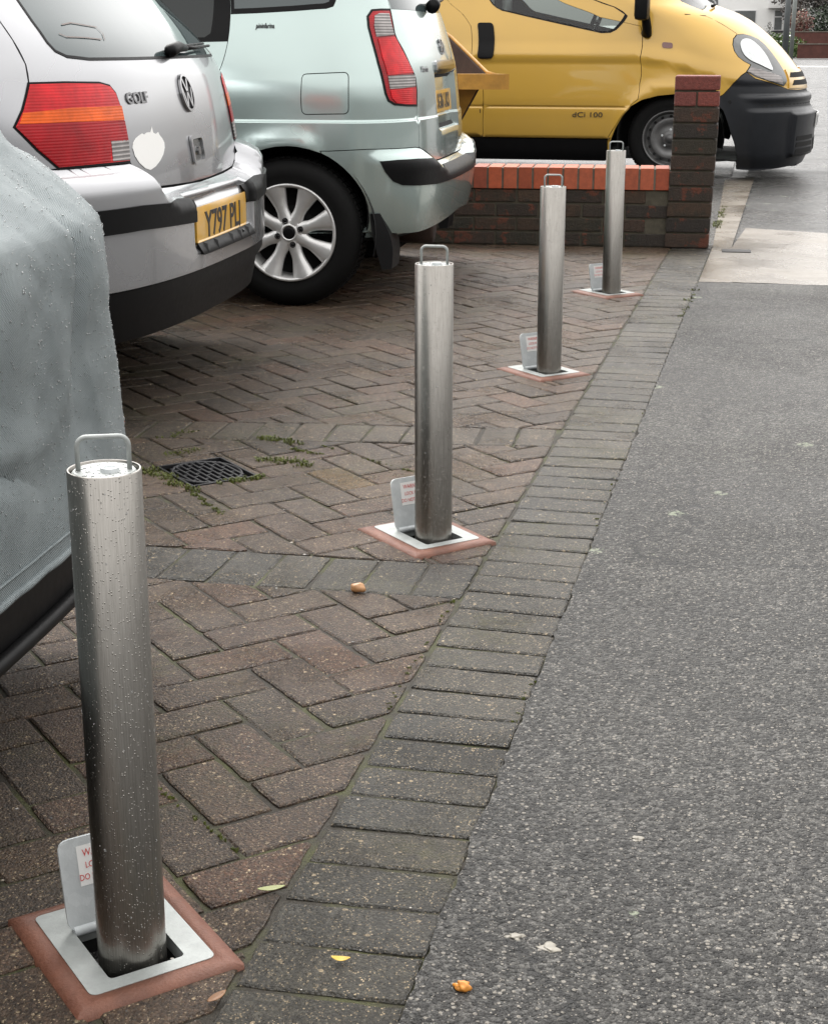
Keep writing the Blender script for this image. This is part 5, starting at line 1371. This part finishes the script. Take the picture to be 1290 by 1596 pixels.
def line_spots(u0, v0, u1, v1, n, r, cnt, hh):
    for i in range(n):
        for _ in range(3):
            t = (i+rnd.uniform(-.5, .5))/(n-1); p = at_z(u0+(u1-u0)*t, v0+(v1-v0)*t); k = rnd.uniform(.3, 1.3); j = rnd.gauss(0, r*.5)
            sp.append((p[0]+j, p[1]+rnd.gauss(0, r*.4), r*k, int(cnt*k*.35)+2, hh*rnd.uniform(.4, 1)))
line_spots(228, 733, 262, 745, 7, .02, 45, .012); line_spots(262, 748, 300, 765, 5, .018, 40, .010); line_spots(300, 768, 345, 800, 6, .007, 30, .007)
line_spots(350, 753, 408, 742, 6, .012, 45, .011); line_spots(410, 716, 470, 722, 6, .02, 45, .014); line_spots(415, 683, 455, 690, 5, .022, 40, .013)
line_spots(255, 708, 300, 700, 4, .02, 25, .009); line_spots(260, 680, 300, 672, 4, .02, 20, .008); line_spots(455, 700, 500, 708, 4, .010, 25, .008)
line_spots(505, 695, 640, 735, 8, .006, 14, .005); line_spots(600, 1110, 700, 945, 7, .004, 10, .003)
line_spots(250, 1230, 360, 1318, 6, .004, 8, .003)
line_spots(1118, 352, 1127, 325, 5, .02, 50, .03); line_spots(1065, 490, 1085, 450, 5, .012, 24, .012); line_spots(935, 800, 1000, 640, 5, .005, 5, .003)
line_spots(800, 1130, 830, 1060, 4, .005, 6, .003)
weeds('moss', sp)
# grit scattered on the asphalt and in joints
b = MB(); rnd = random.Random(9)
for _ in range(1600):
    y_ = 1.1+abs(rnd.gauss(0, 1.6)); x = rnd.uniform(-.33, 1.2) if rnd.random() < .85 else rnd.uniform(-1.2, -.33)
    r = abs(rnd.gauss(0, .0011))+.0006; k = rnd.choice([(.30, .28, .25), (.16, .16, .15), (.08, .08, .08), (.22, .19, .15), (.36, .34, .32)])
    b.add([(x+v.x*r*rnd.uniform(.8, 1.4), y_+v.y*r, v.z*r*.35-.0008) for v in ICO[0]], ICO[1], False, k)
a = NT('grit_stone'); a.set(col=a.n('ShaderNodeVertexColor', layer_name='tint').outputs[0], rough=.5)
o = b.build('grit', a.m); tag(o, kind='stuff')
# road paint
def mark(u0, v0, u1, v1, wd, name='road_marking'):
    p, q = at_z(u0, v0, -.026), at_z(u1, v1, -.026); d = (q-p)[:2]; L_ = np.hypot(*d); n = np.array([-d[1], d[0]])/L_*wd/2
    o = mesh_obj(name, [(p[0]-n[0], p[1]-n[1], -.024), (q[0]-n[0], q[1]-n[1], -.024), (q[0]+n[0], q[1]+n[1], -.024), (p[0]+n[0], p[1]+n[1], -.024)], [(0, 1, 2, 3)], M['paintline']); o['kind'] = 'structure'
    for pl in o.data.polygons:
        if pl.normal.z < 0: pl.flip()
for a_ in ((1263, 124.5, 1300, 124.5, .35), (1255, 104, 1284, 102.5, 2.2), (1268, 164, 1300, 165, .12)): mark(*a_)

# ------------------------------------------------------------------ far background
def far(u, v, Y): return Vector(at_y(u, v, Y))
# white house across the road
Yh = 120.; hx0, hx1 = far(1035, 60, Yh).x, far(1223, 60, Yh).x
hs_ = empty('white_house', ((hx0+hx1)/2, Yh, 0), 0, 'white rendered house across the road with grey-curtained windows', 'house'); cxh = (hx0+hx1)/2
def hp_(u, v): p = far(u, v, Yh); return (p.x-cxh, p.z)
win = [((1144, 15), (1178, 38.5)), ((1087, -20), (1120, 10)), ((1206, 14.5), (1219, 47))]
b = MB(); b.box((0, 4, 3.0), (hx1-hx0, 8, 6.2)); b.build('wall', M['wall_white'], hs_)
b = MB(); z0 = hp_(1200, 12)[1]; b.box((hp_(1214, 0)[0], -.25, (z0+6)/2), (1.5, .5, 6-z0)); b.build('bay', M['wall_white'], hs_)
for (ua, va_), (ub, vb) in win:
    x0, z1 = hp_(ua, va_); x1, z0 = hp_(ub, vb)
    b = MB(); b.box(((x0+x1)/2, -.01, (z0+z1)/2), (x1-x0, .06, z1-z0)); fr_ = b.build('window', M['frame_white'], hs_)
    b = MB(); k = 2 if x1-x0 < 1 else 1
    for i in range(k):
        za, zb_2 = z0+(z1-z0)*(i/k)+.06, z0+(z1-z0)*((i+1)/k)-.06
        if k == 2: za, zb_2 = ((z0+.06, z0+(z1-z0)*.66-.04), (z0+(z1-z0)*.66+.04, z1-.06))[i]
        b.box(((x0+x1)/2, -.045, (za+zb_2)/2), (x1-x0-.16, .03, zb_2-za))
    b.build('pane', soft('net_curtain_glass', (.16, .17, .17), .25, 0, .4, 2.), fr_)
    b = MB(); b.box(((x0+x1)/2, -.05, z0-.06), (x1-x0+.2, .16, .10)); b.build('sill', M['roof'], fr_)
b = MB(); b.add([(-(hx1-hx0)/2-.3, -.4, 6.0), ((hx1-hx0)/2+.3, -.4, 6.0), ((hx1-hx0)/2+.3, 8.4, 6.0), (-(hx1-hx0)/2-.3, 8.4, 6.0), (-(hx1-hx0)/2+2, 4, 8.5), ((hx1-hx0)/2-2, 4, 8.5)], [(0, 1, 5, 4), (1, 2, 5), (2, 3, 4, 5), (3, 0, 4)]); b.build('roof', M['roof'], hs_)
# parked white vehicle roof seen above the bonnet edge, hedge, low walls, silver car, poles
def leafy(name, c, size, n, cols, label, cat, seed, leafsz=.12, trunk=None):
    rnd = random.Random(seed); root = empty(name, (c[0], c[1], 0), 0, label, cat); b = MB()
    for _ in range(n):
        th, ph = rnd.uniform(0, 6.283), math.acos(rnd.uniform(-1, 1)); r = rnd.random()**.33
        d_ = Vector((math.sin(ph)*math.cos(th), math.sin(ph)*math.sin(th), math.cos(ph)))
        k = 1+.35*noise.noise(d_*2.3+Vector((seed, 0, 0)))
        p = Vector((d_.x*size[0]*r*k, d_.y*size[1]*r*k, c[2]+d_.z*size[2]*r*k)); s_ = leafsz*rnd.uniform(.5, 1.3)
        if p.z < .02: p.z = .02+rnd.random()*.1
        A_ = Matrix.Rotation(rnd.uniform(0, 6), 3, 'X') @ Matrix.Rotation(rnd.uniform(0, 6), 3, 'Z'); cl = rnd.choice(cols); g_ = rnd.uniform(.7, 1.3)
        b.add([p+A_ @ Vector(q) for q in ((-s_, 0, 0), (0, -s_*.5, 0), (s_, 0, 0), (0, s_*.5, 0))], [(0, 1, 2, 3)], False, tuple(x*g_ for x in cl))
    a = NT(name+'_leaves'); a.set(col=a.n('ShaderNodeVertexColor', layer_name='tint').outputs[0], rough=.6); b.build('crown' if trunk else 'foliage', a.m, root)
    b = MB()
    if trunk:
        b.tube([(0, 0, 0), (.1, 0, trunk*.5), (-.05, .05, trunk)], [.22, .17, .10], 8)
        for k in range(5): t = k*1.3; b.tube([(0, 0, trunk*.6), (math.cos(t)*size[0]*.5, math.sin(t)*size[1]*.5, c[2]+size[2]*.3)], [.08, .03], 6)
        b.build('trunk', M['rust'], root)
    else:
        for k in range(6): t = k*1.05; b.tube([(math.cos(t)*size[0]*.3, math.sin(t)*size[1]*.3, 0), (math.cos(t)*size[0]*.5, math.sin(t)*size[1]*.5, size[2])], [.03, .015], 5)
        b.build('stem', M['rust'], root)
    return root
Yb = 95.
bc = far(1215, 68, Yb); leafy('green_bush', (bc.x, Yb, .35), (1.5, 1.2, .95), 2600, [(.06, .11, .02), (.10, .15, .03), (.04, .07, .02)], 'low green bush in front of the white house corner', 'bush', 4, .09)
def lowwall(name, u0, u1, vt, vb, Y, label, cop=None):
    x0, x1 = far(u0, vt, Y).x, far(u1, vt, Y).x; z1 = far(u0, vt, Y).z; z0 = min(0, far(u0, vb, Y).z)
    r = empty(name, ((x0+x1)/2, Y, 0), 0, label, 'wall'); b = MB(); b.box((0, .11, (z0+z1)/2-.03), (x1-x0, .22, z1-z0-.06)); b.build('brickwork', M['redwall'], r)
    b = MB(); b.box((0, .11, z1-.03), (x1-x0+.05, .28, .06)); b.build('coping', M['concrete'], r); return r
lowwall('low_brick_wall', 1243, 1420, 67, 86, 90., 'low dark red brick wall with pale coping on the far kerb')
lowwall('low_brick_wall', 1236, 1420, 48, 62, 102., 'second brick wall standing behind the grassy strip, in front of the silver car')
gc = far(1272, 62, 96.); leafy('grass_clump', (gc.x, 96., .15), (1.5, .5, .55), 1500, [(.12, .18, .03), (.17, .20, .05), (.07, .11, .02)], 'yellow green grassy clump between the two far brick walls', 'plant', 6, .08)
rc = far(1248, 32, 108.); leafy('red_shrub', (rc.x, 108., 2.0), (.8, .6, .75), 900, [(.16, .05, .04), (.09, .04, .03), (.2, .16, .12)], 'reddish shrub left of the dark hedge', 'shrub', 8, .09)
hc = far(1284, 30, 112.); leafy('dark_hedge', (hc.x+1.2, 112., 1.6), (2.9, 1.0, 1.75), 5200, [(.015, .03, .012), (.025, .045, .018), (.01, .02, .01)], 'tall dark green hedge behind the silver car', 'hedge', 9, .10)
tc_ = far(1300, 2, 118.); leafy('dark_tree', (tc_.x, 118., 4.1), (4.2, 1.5, 1.5), 5200, [(.05, .045, .04), (.08, .07, .06), (.03, .035, .025)], 'large dark tree overhanging the top right corner', 'tree', 12, .12, 3.0)
tc_ = far(1238, 10, 116.); leafy('bare_tree', (tc_.x, 116., 3.2), (1.0, 1.0, 1.4), 700, [(.06, .05, .045), (.10, .09, .08)], 'thin grey tree behind the lamp post', 'tree', 14, .10, 2.2)
ps = far(1197, 45, 118.); leafy('wall_climber', (ps.x, 119.2, 1.3), (.35, .15, .9), 150, [(.05, .05, .04), (.12, .12, .10)], 'sparse dark climber on the white house wall', 'plant', 15, .08)
b = MB(); p = far(1224, 62, 88.); b.tube([(p.x, 88., -.1), (p.x+.02, 88., 6.)], [.17, .12], 16); o = b.build('lamp_post', M['galvpole'], None); tag(o, 'thick grey lamp post in front of the white house bay', 'post')
b = MB(); p = far(1232, 88, 78.); q = far(1238, 0, 78.); b.tube([(p.x, 78., -.1), (q.x+.05, 78., 5.)], .10, 14); b.box((q.x, 78, 4.6), (.2, .2, .3)); o = b.build('sign_post', soft('pale_pole', (.26, .28, .27), .5, .2, .2, 3), None); tag(o, 'thinner pale pole standing right of the thick lamp post', 'post')
# far silver car
SV = Shell((far(1262, 50, 106.).x, 106.), math.radians(4), W=[(.3, .8), (.8, .82), (1.0, .74), (1.36, .55)], R=[(.3, 1.9), (.7, 2.0), (.9, 1.7), (1.0, 1.2), (1.25, .6), (1.36, .1)],
           F=[(.3, -2.2), (.7, -2.2), (.95, -1.8), (1.25, -1.3), (1.36, -.8)], D=.5, n=2.5, W0=.8)
sv = empty('saloon_car', SV.O, SV.yaw, 'distant silver car parked behind the far brick wall', 'car')
sgw = [arch_q(SV, .55), arch_q(SV, -1.0)]
wnd = [(sgw[1], 1.0), (sgw[0], 1.0), (sgw[0]-.35, 1.28), (sgw[1]+.3, 1.28)]
wnd = ccw(wnd)
panel(SV, 'body', [(-SV.S+.002, .3), (SV.S-.002, .3), (SV.S-.002, 1.36), (-SV.S+.002, 1.36)], M['silver'], sv, [wnd, mirror(wnd)], step=.12)
for q_ in (wnd, mirror(wnd)): panel(SV, 'side_window', q_, M['glass'], sv, off=-.004, step=.12)
roof_cap(SV, 1.36, M['silver'], sv)
for X_ in (1.2, -1.3):
    for s_ in (-1, 1): make_wheel(sv, (X_, s_*.78, .3), .3, .18, 'steel', s_)
